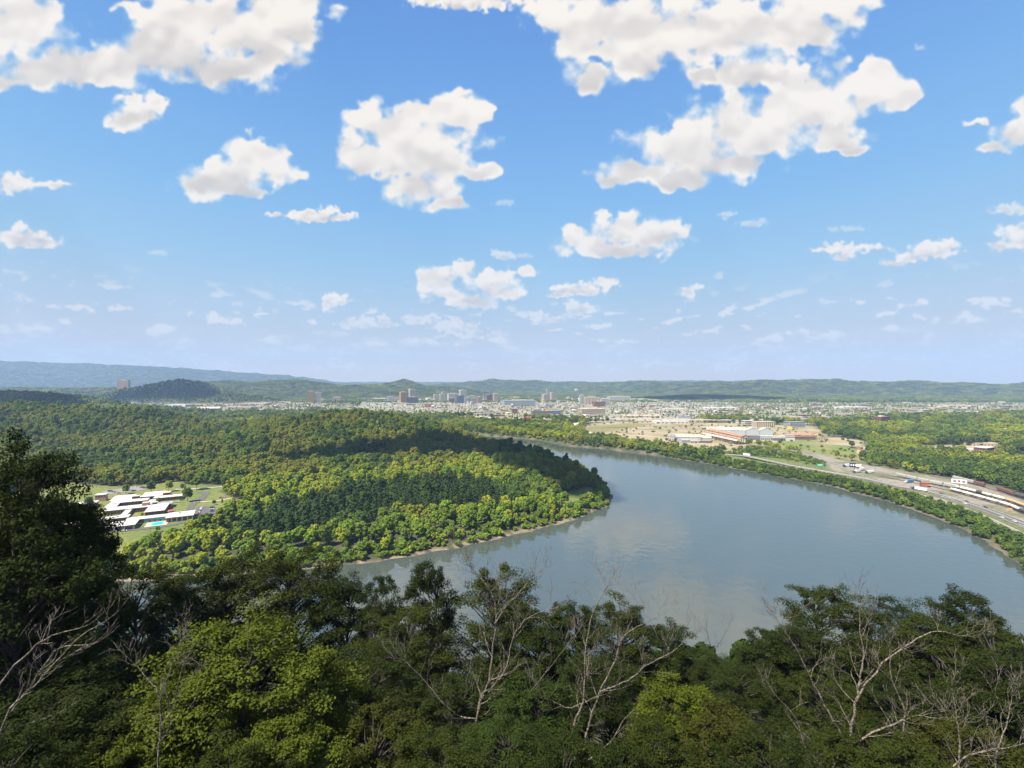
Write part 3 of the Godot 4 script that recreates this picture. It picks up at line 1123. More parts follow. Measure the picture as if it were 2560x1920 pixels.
	while r < 16500.0:
		var st := clampf(r * 0.0062 + 3.2, 7.4, 62.0)
		var n := int(2.0 * deg_to_rad(51.0) * r / st)
		for k in n:
			var an := deg_to_rad(-51.0) + (k + rng.randf()) / n * 2.0 * deg_to_rad(51.0)
			var rr := r + rng.randf_range(-0.5, 0.5) * st
			var x := sin(an) * rr
			var dd := cos(an) * rr
			if dd < 330.0:
				continue
			var s := shore(x, dd)
			if s < 3.0:
				continue
			if (is_peninsula(x, dd) and dd < 1500.0) or near_side(x, dd):
				continue
			var kind := ground_kind(x, dd, s)
			var dens := 0.0
			match kind:
				"woods", "darkwoods": dens = 0.93
				"forest": dens = 0.97
				"suburb": dens = clampf(0.62 + land_noise.get_noise_2d(x * 4.0, dd * 4.0) * 1.7, 0.12, 0.95)
				"town": dens = clampf(0.10 + land_noise.get_noise_2d(x * 5.0, dd * 5.0) * 1.3, 0.02, 0.8)
				"edge": dens = clampf(0.42 + land_noise.get_noise_2d(x * 3.0, dd * 3.0) * 1.9, 0.03, 0.92)
				"mill": dens = clampf(0.34 + land_noise.get_noise_2d(x * 5.0, dd * 5.0) * 1.6, 0.02, 0.9)
				"mound": dens = 0.9
				"meadow": dens = 0.10
				"dirt": dens = clampf(land_noise.get_noise_2d(x * 9.0, dd * 9.0) * 1.5 - 0.08, 0.0, 0.7)
			if dens <= 0.0 or rng.randf() > dens:
				continue
			if near_clear_line(x, dd) or (x > 200.0 and dd < 860.0 and s > 31.0 and s < 95.0 and kind == "woods"):
				continue
			var v := land_noise.get_noise_2d(x * 2.2 + 900.0, dd * 2.2) + rng.randfn() * 0.13
			var base: Color = species["mid green"]
			if v > 0.30:
				base = species["bright yellow-green"]
			elif v > 0.05:
				base = species["olive green"]
			elif v < -0.2:
				base = species["dark green"]
			if kind == "darkwoods" or (s < 55.0 and dd < 900.0 and x > 200.0):
				base = species["dark green"] if rng.randf() < 0.8 else species["mid green"]
			base = base * rng.randf_range(0.8, 1.2)
			if dd < 3600.0:
				var sc := clampf(st / 9.5, 0.72, 1.7) * rng.randf_range(0.75, 1.15)
				var pk := rng.randi_range(0, 3)
				if kind == "mound" or kind == "meadow" or kind == "dirt":
					pk = rng.randi_range(4, 6)
					sc = rng.randf_range(0.6, 1.2)
				elif s < 10.0:
					pk = rng.randi_range(4, 6)
					sc = rng.randf_range(0.9, 1.5)
				elif x > 200.0 and dd < 860.0 and s < 75.0:
					sc = lerpf(0.85, 0.40, clampf((s - 8.0) / 24.0, 0, 1)) * rng.randf_range(0.75, 1.05)
				elif s < 46.0 and dd < 1500.0:
					sc = rng.randf_range(0.85, 1.3)
				elif kind == "town" or kind == "mill" or kind == "edge":
					sc = rng.randf_range(0.5, 0.8)
				np[pk].append(tree_at(sc, x, height(x, dd), dd))
				nt[pk].append(base)
			else:
				var sc2 := clampf(st / 26.0, 0.8, 2.4)
				var pk2 := rng.randi_range(0, 3)
				var tr := Transform3D(Basis(Vector3.UP, rng.randf() * TAU).scaled(Vector3(sc2, clampf(sc2 * 0.75, 0.8, 1.3), sc2)), Vector3(x, height(x, dd) - 3.0, -dd))
				fp[pk2].append(tr)
				ft[pk2].append(base * 0.9)
		r += st * 0.92
	var total := 0
	for k in 4:
		total += np[k].size() + fp[k].size()
		multi("woodland", far[k], fp[k], ft[k], "unbroken woods on the far hills")
	for k in 7:
		multi("woodland", small[k], np[k], nt[k], "trees scattered over the plain, the river bank and the town" if k < 4 else "low scrub on the bank, the mound and the meadow")
	print("plain trees ", total)

func near_clear_line(x: float, d: float) -> bool:
	var p := Vector2(x, d)
	for l in clear_lines:
		if not l[2].has_point(p):
			continue
		var pts: PackedVector2Array = l[0]
		for k in pts.size() - 1:
			if Geometry2D.get_closest_point_to_segment(p, pts[k], pts[k + 1]).distance_to(p) < l[1]:
				return true
	return false

# ------------------------------------------------------------------ roads
var road_list := [
	# name, survey points (px, py), height, width, material, label, clearance
	["highway", [[2700, 1366], [2560, 1309], [2461, 1271], [2335, 1231], [2240, 1213], [2145, 1192], [2050, 1176], [1955, 1160], [1860, 1147], [1745, 1129], [1640, 1113], [1560, 1099], [1500, 1086]], 9.0, 16.0, "asphalt", "dark grey four-lane highway running along the wooded river bank", 19.0],
	["ramp", [[1510, 1088], [1470, 1080], [1448, 1073], [1434, 1066], [1438, 1059], [1462, 1055], [1510, 1053], [1580, 1053], [1675, 1056]], 9.0, 15.0, "deck", "bright concrete highway ramp looping up to the viaduct", 16.0],
	["highway", [[2700, 1404], [2560, 1336], [2461, 1291], [2390, 1263], [2330, 1243], [2240, 1224], [2160, 1206]], 9.0, 9.0, "pale_asphalt", "pale two-lane carriageway between the highway and the bank trees", 7.0],
	["road", [[1974, 1123], [2056, 1149], [2100, 1162], [2200, 1181], [2330, 1206], [2400, 1222], [2560, 1270]], 9.0, 9.0, "pale_asphalt", "pale service road between the green mound and the rail yard", 8.0],
	["road", [[1476, 1079], [1600, 1074], [1700, 1071], [1770, 1070]], 9.0, 9.0, "pale_asphalt", "pale works road across the bare foundry yard", 8.0],
	["road", [[1500, 1086], [1580, 1088], [1660, 1093], [1690, 1097]], 9.0, 7.0, "deck", "pale gravel track to the foundry hall", 7.0],
	["road", [[1470, 1070], [1600, 1066], [1760, 1063]], 9.0, 8.0, "ballast", "dark disused rail bed across the foundry yard", 8.0],
	["road", [[1640, 1104], [1700, 1112], [1760, 1119], [1850, 1131]], 9.0, 8.0, "dirt", "bare dirt road in front of the rusty foundry", 8.0],
	["road", [[2166, 1117], [2150, 1124], [2148, 1131], [2158, 1138], [2176, 1142], [2230, 1150]], 9.0, 9.0, "dirt", "curved dirt track beside the railway bend", 10.0],
	["road", [[2200, 1099], [2227, 1102], [2313, 1113], [2376, 1120], [2412, 1134]], 9.0, 11.0, "pale_asphalt", "straight tan road through the woods to the white roofs", 12.0],
	["road", [[1060, 1030], [1101, 1026], [1125, 1022], [1138, 1016], [1180, 1012], [1240, 1006]], 9.0, 22.0, "pale_asphalt", "pale city expressway curving below the office towers", 20.0],
	["road", [[2330, 1188], [2400, 1199], [2460, 1214], [2560, 1246], [2700, 1290]], 9.0, 10.0, "ballast", "railway ballast strip below the dark woods", 11.0],
]

func road_points(r: Array) -> PackedVector2Array:
	var c := Curve2D.new()
	var pts := poly_at(r[1], r[2])
	for k in pts.size():
		var t := Vector2.ZERO
		if k > 0 and k < pts.size() - 1:
			t = (pts[k + 1] - pts[k - 1]) * 0.16
		c.add_point(pts[k], -t, t)
	return c.tessellate(4, 3.0)

func note_clear_lines():
	for r in road_list:
		var pts := road_points(r)
		var box := Rect2(pts[0], Vector2.ZERO)
		for p in pts:
			box = box.expand(p)
		clear_lines.append([pts, r[6], box.grow(r[6])])

func strip(b: MB, pts: PackedVector2Array, off: float, wide: float, lift: float, from: float = -1.0, flat_y: float = -999.0):
	var last_l := Vector3.ZERO
	var last_r := Vector3.ZERO
	for k in pts.size():
		var t := (pts[mini(k + 1, pts.size() - 1)] - pts[maxi(k - 1, 0)]).normalized()
		var s := Vector2(t.y, -t.x)
		var l := pts[k] + s * (off - wide * 0.5)
		var r := pts[k] + s * (off + wide * 0.5)
		var y := flat_y if flat_y > -900.0 else maxf(height(pts[k].x, pts[k].y), 7.0) + lift
		var pl := Vector3(l.x, y, -l.y)
		var pr := Vector3(r.x, y, -r.y)
		if k > 0:
			if (pr - pl).cross(last_l - pl).y > 0.0:
				b.quad(pl, pr, last_r, last_l)
			else:
				b.quad(last_l, last_r, pr, pl)
		last_l = pl
		last_r = pr

func build_roads():
	plain_mat("asphalt", lin(0.10, 0.10, 0.105), 0.9, 0.0, mats["grain_tex"], 0.05)
	plain_mat("pale_asphalt", lin(0.23, 0.215, 0.20), 0.9, 0.0, mats["grain_tex"], 0.06)
	plain_mat("dirt", lin(0.36, 0.29, 0.20), 0.95, 0.0, mats["grain_tex"], 0.06)
	plain_mat("ballast", lin(0.16, 0.13, 0.115), 0.95, 0.0, mats["grain_tex"], 0.2)
	plain_mat("paint_white", lin(0.72, 0.72, 0.70), 0.7)
	plain_mat("concrete", lin(0.42, 0.40, 0.36), 0.85, 0.0, mats["grain_tex"], 0.08)
	plain_mat("deck", lin(0.62, 0.57, 0.48), 0.85, 0.0, mats["grain_tex"], 0.05)
	for r in road_list:
		var pts := road_points(r)
		var b := MB.new()
		strip(b, pts, 0.0, r[3], 0.45)
		var o := put_mesh(r[0], b.done(), mats[r[4]])
		tag(o, r[5], "", "", "structure")
		if r[0] == "highway":
			var m := MB.new()
			for e in [-0.46, 0.46]:
				strip(m, pts, e * r[3], 0.3, 0.47)
			var dashes := MB.new()
			for lane in ([-0.25, 0.25] if r[3] > 15.0 else [0.0]):
				var k := 0
				while k < pts.size() - 2:
					strip(dashes, pts.slice(k, k + 2), lane * r[3], 0.3, 0.48)
					k += 4
			put_mesh("edge_line", m.done(), mats["paint_white"], o)
			put_mesh("lane_marking", dashes.done(), mats["paint_white"], o)
			if r[3] > 15.0:
				var w := MB.new()
				for k in pts.size() - 1:
					var a := Vector3(pts[k].x, height(pts[k].x, pts[k].y) + 0.45, -pts[k].y)
					var c := Vector3(pts[k + 1].x, height(pts[k + 1].x, pts[k + 1].y) + 0.45, -pts[k + 1].y)
					var s := (c - a).cross(Vector3.UP).normalized() * 0.3
					w.quad(a + s, c + s, c + s * 0.4 + Vector3(0, 1.0, 0), a + s * 0.4 + Vector3(0, 1.0, 0))
					w.quad(c - s, a - s, a - s * 0.4 + Vector3(0, 1.0, 0), c - s * 0.4 + Vector3(0, 1.0, 0))
					w.quad(a + s * 0.4 + Vector3(0, 1.0, 0), c + s * 0.4 + Vector3(0, 1.0, 0), c - s * 0.4 + Vector3(0, 1.0, 0), a - s * 0.4 + Vector3(0, 1.0, 0))
				put_mesh("median_barrier", w.done(), mats["concrete"], o)
	# the elevated interchange: a deck on piers
	viaduct([[1378, 1056], [1405, 1050], [1432, 1046], [1516, 1046], [1620, 1047], [1740, 1049], [1860, 1050]], 19.0, 16.0, "long pale concrete viaduct of the highway interchange")
	viaduct([[1430, 1049], [1500, 1048.5], [1600, 1050], [1720, 1053]], 12.0, 10.0, "lower pale ramp bridge below the long viaduct")

func viaduct(spots: Array, h: float, wide: float, label: String):
	var pts := PackedVector2Array()
	var c := Curve2D.new()
	for p in poly_at(spots, h):
		c.add_point(p)
	pts = c.tessellate(3, 4.0)
	var o := thing("viaduct", label, "bridge", Vector3.ZERO)
	var b := MB.new()
	strip(b, pts, 0.0, wide, 0.0, -1.0, h)
	strip(b, pts, 0.0, wide, 0.0, -1.0, h - 1.6)
	for e in [-0.5, 0.5]:
		for k in pts.size() - 1:
			var t := (pts[k + 1] - pts[k]).normalized()
			var s: Vector2 = Vector2(t.y, -t.x) * e * wide
			var a := pts[k] + s
			var d := pts[k + 1] + s
			var q := [Vector3(a.x, h - 1.6, -a.y), Vector3(d.x, h - 1.6, -d.y), Vector3(d.x, h + 1.0, -d.y), Vector3(a.x, h + 1.0, -a.y)]
			if e > 0:
				b.quad(q[0], q[1], q[2], q[3])
			else:
				b.quad(q[1], q[0], q[3], q[2])
	put_mesh("deck", b.done(), mats["deck"], o)
	var total := c.get_baked_length()
	var at := 20.0
	while at < total:
		var p := c.sample_baked(at)
		var m := MB.new()
		var y0 := height(p.x, p.y) - 0.5
		m.box(Vector3(-1.0, 0, -wide * 0.3), Vector3(1.0, h - 1.6 - y0, wide * 0.3))
		put_mesh("pier", m.done(), mats["concrete"], o, Vector3(p.x, y0, -p.y))
		at += 42.0

# ------------------------------------------------------------------ buildings
func wall_mat(key: String) -> StandardMaterial3D:
	var c := {
		"white": [0.58, 0.565, 0.53], "cream": [0.56, 0.49, 0.37], "tan": [0.52, 0.42, 0.29], "brick": [0.26, 0.105, 0.07], "dark brick": [0.15, 0.07, 0.055], "grey": [0.34, 0.34, 0.34],
		"dark": [0.06, 0.065, 0.075], "blue grey": [0.16, 0.20, 0.26], "bright blue": [0.015, 0.05, 0.36], "gold": [0.52, 0.31, 0.08], "pink": [0.48, 0.30, 0.25], "teal": [0.22, 0.42, 0.40], "salmon": [0.55, 0.33, 0.23], "pale blue": [0.36, 0.42, 0.48],
	}
	var v: Array = c[key]
	return plain_mat("wall " + key, lin(v[0], v[1], v[2]), 0.85, 0.0, mats["speck_tex"], 0.11)

func roof_mat(key: String) -> StandardMaterial3D:
	var c := {"white": [0.60, 0.585, 0.55], "cream": [0.54, 0.48, 0.38], "grey": [0.30, 0.30, 0.31], "dark": [0.10, 0.10, 0.11], "brown": [0.20, 0.13, 0.09], "rust": [0.33, 0.215, 0.145], "pale rust": [0.54, 0.46, 0.385], "teal": [0.22, 0.46, 0.40], "red": [0.34, 0.10, 0.06], "blue": [0.12, 0.28, 0.46], "beige": [0.50, 0.42, 0.31]}
	var v: Array = c[key]
	return plain_mat("roof " + key, lin(v[0], v[1], v[2]), 0.8, 0.0, mats["rust_tex"] if key.ends_with("rust") else mats["grain_tex"], 0.03)

func glass_mat() -> StandardMaterial3D:
	var m := plain_mat("window_glass", lin(0.035, 0.045, 0.06), 0.12)
	m.metallic_specular = 0.7
	return m

# a flat-roofed block: walls, a roof slab with a parapet edge, and rows of windows on the two sides that show
func flat_block(o: Node3D, lo: Vector3, hi: Vector3, wall: String, roof: String, win: Array = [], over: float = 0.35, sides: Array = ["front", "right", "left"]):
	var b := MB.new()
	b.box(lo, Vector3(hi.x, hi.y - 0.02, hi.z), false)
	put_mesh("wall", b.done(), wall_mat(wall), o)
	var r := MB.new()
	r.box(Vector3(lo.x - over, hi.y, lo.z - over), Vector3(hi.x + over, hi.y + 0.4, hi.z + over))
	put_mesh("roof", r.done(), roof_mat(roof), o)
	if win.size() == 4:
		windows(o, lo, hi, win, sides)

# win: [count along the front, sill height, head height, width]
func windows(o: Node3D, lo: Vector3, hi: Vector3, win: Array, sides: Array):
	for side in sides:
		var n: int = win[0]
		var span: float = hi.x - lo.x
		if side == "right" or side == "left":
			span = hi.z - lo.z
			n = maxi(1, int(round(win[0] * span / (hi.x - lo.x))))
		var key := "pane_%.2f_%.2f" % [win[3], win[2] - win[1]]
		if not mats.has(key):
			mats[key] = box_mesh(Vector3(win[3], win[2] - win[1], 0.12))
		if not mats.has(key + "f"):
			var fb := MB.new()
			var fw: float = win[3] * 0.5
			var fh: float = win[2] - win[1]
			for e in [-1.0, 1.0]:
				fb.box(Vector3(e * (fw + 0.05) - 0.05, -0.05, -0.1), Vector3(e * (fw + 0.05) + 0.05, fh + 0.05, 0.1))
			fb.box(Vector3(-fw, fh, -0.1), Vector3(fw, fh + 0.1, 0.1))
			fb.box(Vector3(-fw, -0.1, -0.1), Vector3(fw, 0.0, 0.13))
			mats[key + "f"] = fb.done()
		for k in n:
			var t := (k + 0.5) / n * span
			var m: MeshInstance3D
			if side == "front":
				m = put_mesh("window", mats[key], glass_mat(), o, Vector3(lo.x + t, lo.y + win[1], hi.z))
			elif side == "right":
				m = put_mesh("window", mats[key], glass_mat(), o, Vector3(hi.x, lo.y + win[1], lo.z + t))
				m.rotation.y = PI / 2
			else:
				m = put_mesh("window", mats[key], glass_mat(), o, Vector3(lo.x, lo.y + win[1], lo.z + t))
				m.rotation.y = PI / 2
			put_mesh("frame", mats[key + "f"], wall_mat("white"), m)

func gable_block(o: Node3D, lo: Vector3, hi: Vector3, ridge: float, wall: String, roof: String, along_x: bool = true, over: float = 0.6):
	var b := MB.new()
	b.box(lo, hi, false)
	b.v.resize(b.v.size())
	if along_x:
		var zm := (lo.z + hi.z) * 0.5
		b.tri(Vector3(hi.x, hi.y, hi.z), Vector3(hi.x, hi.y, lo.z), Vector3(hi.x, ridge, zm))
		b.tri(Vector3(lo.x, hi.y, lo.z), Vector3(lo.x, hi.y, hi.z), Vector3(lo.x, ridge, zm))
	else:
		var xm := (lo.x + hi.x) * 0.5
		b.tri(Vector3(lo.x, hi.y, hi.z), Vector3(hi.x, hi.y, hi.z), Vector3(xm, ridge, hi.z))
		b.tri(Vector3(hi.x, hi.y, lo.z), Vector3(lo.x, hi.y, lo.z), Vector3(xm, ridge, lo.z))
	put_mesh("wall", b.done(), wall_mat(wall), o)
	var r := MB.new()
	r.gable_roof(lo, hi, ridge, over, 0.25, along_x)
	put_mesh("roof", r.done(), roof_mat(roof), o)

# ------------------------------------------------------------------ the hospital on the peninsula (local axes: x along the wings, -z away)
func build_hospital():
	rng.seed = 303
	var at := Vector3(-380, 11.9, -462)
	var turn := deg_to_rad(29.0)
	var b1 := thing("hospital_building", "white-roofed hospital building with teal wall beside the swimming pool", "building", at, turn)
	flat_block(b1, Vector3(0, 0, -6), Vector3(32, 4.0, 4), "brick", "white", [7, 0.6, 3.2, 1.2], 0.7, ["front"])
	var tw := MB.new()
	tw.box(Vector3(14, 0.1, 4.15), Vector3(31, 3.8, 4.4))
	put_mesh("teal_wall", tw.done(), wall_mat("teal"), b1)
	for k in 3:
		var dm := MB.new()
		dm.box(Vector3(18.0 + k * 4.2, 0.1, 4.42), Vector3(19.0 + k * 4.2, 2.3, 4.5))
		put_mesh("door", dm.done(), wall_mat("dark"), b1)
	flat_block(b1, Vector3(33, 0, -6), Vector3(55, 4.5, 14), "brick", "white", [5, 0.5, 3.6, 3.2], 0.8, ["front", "right"])
	for k in 6:
		var pm := MB.new()
		pm.box(Vector3(33.2 + k * 4.3, 0, 14.5), Vector3(33.6 + k * 4.3, 4.4, 14.75))
		put_mesh("post", pm.done(), wall_mat("white"), b1)
	var vt := MB.new()
	vt.box(Vector3(42, 4.92, 0), Vector3(44, 6.0, 2))
	vt.box(Vector3(46, 4.92, -1), Vector3(50, 5.4, 0))
	put_mesh("roof_unit", vt.done(), wall_mat("grey"), b1)
	var b2 := thing("hospital_pavilion", "white-roofed open pavilion with white posts at the front of the hospital", "building", at, turn)
	flat_block(b2, Vector3(-12, 0, 7), Vector3(9.5, 4.3, 24.5), "brick", "white", [3, 0.4, 3.5, 5.2], 1.3, ["front", "right"])
	for k in 4:
		var pm := MB.new()
		pm.box(Vector3(-11.8 + k * 7.1, 0, 25.3), Vector3(-11.3 + k * 7.1, 4.25, 25.7))
		put_mesh("post", pm.done(), wall_mat("white"), b2)
	var b3 := thing("hospital_courtyard_block", "white-roofed hospital block around a green courtyard", "building", at, turn)
	flat_block(b3, Vector3(-19, 0, -16.5), Vector3(-0.6, 5.0, -6.6), "brick", "white", [6, 1.2, 3.6, 1.8], 0.5, ["front"])
	flat_block(b3, Vector3(-9.5, 0, -47), Vector3(-5, 3.6, -17.2), "cream", "white", [], 0.5)
	flat_block(b3, Vector3(-28, 0, -63), Vector3(10, 4.6, -48), "brick", "white", [14, 1.0, 3.6, 1.5], 0.6, ["front"])
	flat_block(b3, Vector3(10.8, 0, -52), Vector3(27, 5.3, -19), "brick", "white", [4, 1.2, 3.8, 1.8], 0.6, ["front"])
	flat_block(b3, Vector3(28, 0, -30), Vector3(34, 2.6, -22), "brick", "red", [], 0.3)
	flat_block(b3, Vector3(16, 0, -66), Vector3(29, 4.4, -53), "white", "grey", [4, 0.4, 3.6, 2.0], 0.8, ["front", "right"])
	flat_block(b3, Vector3(3, 5.05, -59), Vector3(9, 8.0, -53), "pink", "cream", [], 0.2)
	var b4 := thing("hospital_window_wing", "long brick hospital wing with a row of tall windows under a white roof", "building", at, turn)
	flat_block(b4, Vector3(-31, 0, -80), Vector3(-21.5, 4.8, -63.8), "brick", "white", [], 0.5)
	flat_block(b4, Vector3(-30, 0, -92), Vector3(3, 5.4, -80.8), "brick", "white", [16, 0.7, 4.2, 1.2], 0.7, ["front"])
	flat_block(b4, Vector3(5, 0, -86), Vector3(14, 4.2, -70), "cream", "white", [4, 1.0, 3.2, 1.4], 0.4, ["front"])
	var b5 := thing("hospital_rear_wing", "brick rear wing with white roof and a brick penthouse, below the dark tree", "building", at, turn)
	flat_block(b5, Vector3(-34, 0, -128), Vector3(-15, 4.4, -100), "brick", "white", [6, 1.0, 3.4, 1.4], 0.6, ["front", "right"])
	flat_block(b5, Vector3(-14.2, 0, -116), Vector3(-7, 4.2, -99), "brick", "white", [], 0.4)
	flat_block(b5, Vector3(-14, 4.7, -106), Vector3(-7.5, 7.2, -100), "brick", "cream", [], 0.2)
	var b6 := thing("hospital_back_building", "white-roofed brick hospital building farthest back, near the lawn", "building", at, turn)
	flat_block(b6, Vector3(-6, 0, -132), Vector3(13, 4.6, -106), "brick", "white", [5, 0.4, 3.8, 2.4], 0.8, ["front", "right"])
	flat_block(b6, Vector3(7, 0, -105), Vector3(34, 4.0, -94), "brick", "white", [10, 0.8, 3.2, 1.5], 0.6, ["front", "right"])
	flat_block(b6, Vector3(14, 0, -117), Vector3(21, 6.6, -108), "brick", "cream", [], 0.2)
	var b7 := thing("boiler_house", "small two-storey orange brick block by the car park", "building", at, turn)
	flat_block(b7, Vector3(-53, 0, -136), Vector3(-43, 7.6, -127), "salmon", "white", [4, 5.2, 6.6, 1.5], 0.25, ["front", "right"])
	var b8 := thing("hospital_ward", "long white-roofed hospital ward half hidden behind the tall foreground tree", "building", at, turn)
	flat_block(b8, Vector3(-62, 0, -20), Vector3(-22, 4.5, -4), "brick", "white", [14, 1.0, 3.4, 1.5], 0.7, ["front"])
	var b9 := thing("hospital_ward", "white hospital ward with lit front wall, behind leaves of the foreground tree", "building", at, turn)
	flat_block(b9, Vector3(-60, 0, 6), Vector3(-16, 4.7, 20), "white", "white", [12, 1.0, 3.4, 1.8], 0.7, ["front"])
	var b10 := thing("hospital_ward", "flat white-roofed ward at the outer end of the hospital grounds", "building", at, turn)
	flat_block(b10, Vector3(-78, 0, -110), Vector3(-46, 4.4, -96), "brick", "white", [10, 1.0, 3.4, 1.5], 0.7, ["front"])
	# pool and pavings
	var pool := thing("swimming_pool", "bright turquoise swimming pool in front of the teal wall", "pool", at, turn)
	var pd := MB.new()
	pd.box(Vector3(17, 0.25, 6.5), Vector3(35, 0.5, 24))
	put_mesh("pool_deck", pd.done(), roof_mat("beige"), pool)
	var pw := MB.new()
	pw.box(Vector3(22, 0.35, 9), Vector3(31, 0.56, 21))
	put_mesh("water", pw.done(), plain_mat("pool_water", lin(0.02, 0.42, 0.60), 0.08), pool)
	flat_ground("drive", [[-400, 596], [-386, 590], [-377, 572], [-370, 556], [-365, 536], [-355, 516], [-345, 500], [-337, 490], [-331, 480]], 7.0, "asphalt", "grey driveway curving past the hospital lawn")
	flat_ground("road", [[-470, 392], [-430, 412], [-392, 430], [-360, 442], [-338, 452], [-326, 470], [-330, 484]], 6.0, "asphalt", "grey road in front of the hospital pavilion")
	flat_ground("path", [[-440, 612], [-410, 618], [-380, 634], [-366, 640]], 3.0, "deck", "pale footpath across the far lawn")
	flat_ground("path", [[-372, 546], [-350, 552], [-338, 566]], 2.5, "deck", "pale footpath to the wire enclosure")
	patch("car_park", [[-353, 524], [-337, 530], [-313, 499], [-334, 490]], "asphalt", "small asphalt car park beside the driveway")
	patch("car_park", [[-526, 600], [-507, 632], [-474, 614], [-505, 582]], "pale_asphalt", "pale gravel car park behind the hospital")
	# wire enclosure and poles on the lawn
	var wire := plain_mat("galvanised", lin(0.38, 0.38, 0.38), 0.5, 0.6)
	var en := thing("ball_cage", "tall grey wire enclosure at the edge of the lawn", "fence", Vector3(-352, 12, -585), 0.3)
	for k in 6:
		var m := MB.new()
		m.tube(Vector3(k * 2.4, 0, 0), Vector3(k * 2.4, 6.0, 0), 0.09, 0.09, 6)
		put_mesh("post", m.done(), wire, en)
	for k in 16:
		var m := MB.new()
		m.box(Vector3(0, 0.2 + k * 0.38, -0.03), Vector3(12, 0.26 + k * 0.38, 0.03))
		put_mesh("wire", m.done(), wire, en)
	# lone trees on the lawns
	var lone := [
		[-411, 610, 1.25, "mid green", "tall round green tree standing alone on the hospital lawn"],
		[-380, 548, 1.15, "dark green", "dark round tree on the lawn beside the driveway bend"],
		[-340, 534, 0.38, "dark green", "small dark bushy tree nearest the car park"],
		[-332, 536, 0.36, "dark pine", "small conical evergreen between two bushy trees on the lawn"],
		[-320, 537, 0.46, "dark green", "largest of three small dark trees on the lawn"],
		[-455, 590, 1.1, "dark green", "dark tree behind the hospital's back building"],
		[-440, 600, 1.0, "bright yellow-green", "yellow-green tree beside the back hospital building"],
		[-425, 604, 0.7, "bright yellow-green", "low yellow-green tree on the lawn edge"],
		[-484, 586, 0.85, "mid green", "green tree at the edge of the pale car park"],
		[-405, 536, 0.55, "olive green", "olive courtyard tree between two hospital wings"],
		[-384, 486, 0.3, "olive green", "small olive shrub in the hospital courtyard"],
		[-330, 436, 0.4, "fresh green", "green garden tree below the pool"],
		[-430, 452, 0.8, "dark green", "dark tree beside the hospital wards"],
		[-462, 470, 0.85, "mid green", "green tree between the hospital wards"],
		[-470, 520, 0.9, "dark green", "dark tree at the outer corner of the courtyard block"],
	]
	for l in lone:
		var pine: bool = l[3] == "dark pine"
		var o := thing("pine_tree" if pine else "leafy_tree", l[4], "tree", Vector3(l[0], height(l[0], l[1]) - 0.2, -l[1]), rng.randf() * TAU)
		o.scale = Vector3.ONE * l[2]
		var cm: MB = tree_crowns[rng.randi_range(5, 7) if pine else rng.randi_range(0, 4)]
		put_mesh("crown", lone_mesh(cm), tint_mat(l[3] + " leaves 1", species[l[3]]), o)
		put_mesh("trunk", tree_trunk, mats["bark"], o)

var lone_meshes := {}
func lone_mesh(b: MB) -> ArrayMesh:
	if not lone_meshes.has(b):
		lone_meshes[b] = b.done()
	return lone_meshes[b]

func flat_ground(called: String, pts: Array, wide: float, mat: String, label: String):
	var c := Curve2D.new()
	for k in pts.size():
		var p := Vector2(pts[k][0], pts[k][1])
		var t := Vector2.ZERO
		if k > 0 and k < pts.size() - 1:
			t = (Vector2(pts[k + 1][0], pts[k + 1][1]) - Vector2(pts[k - 1][0], pts[k - 1][1])) * 0.16
		c.add_point(p, -t, t)
	var b := MB.new()
	strip(b, c.tessellate(4, 3.0), 0.0, wide, 0.3)
	tag(put_mesh(called, b.done(), mats[mat]), label, "", "", "structure")

func patch(called: String, pts: Array, mat: String, label: String, lift: float = 0.26):
	var b := MB.new()
	var p := []
	for q in pts:
		p.append(Vector3(q[0], height(q[0], q[1]) + lift, -q[1]))
	for k in range(1, p.size() - 1):
		if (p[k] - p[0]).cross(p[k + 1] - p[0]).y > 0.0:
			b.tri(p[0], p[k], p[k + 1])
		else:
			b.tri(p[0], p[k + 1], p[k])
	tag(put_mesh(called, b.done(), mats[mat]), label, "", "", "structure")

# ------------------------------------------------------------------ the foundry
func site(px: float, py: float, h: float = 8.2) -> Vector3:
	var g := gp(px, py, h)
	g.y = height(g.x, -g.z) - 0.2
	return g

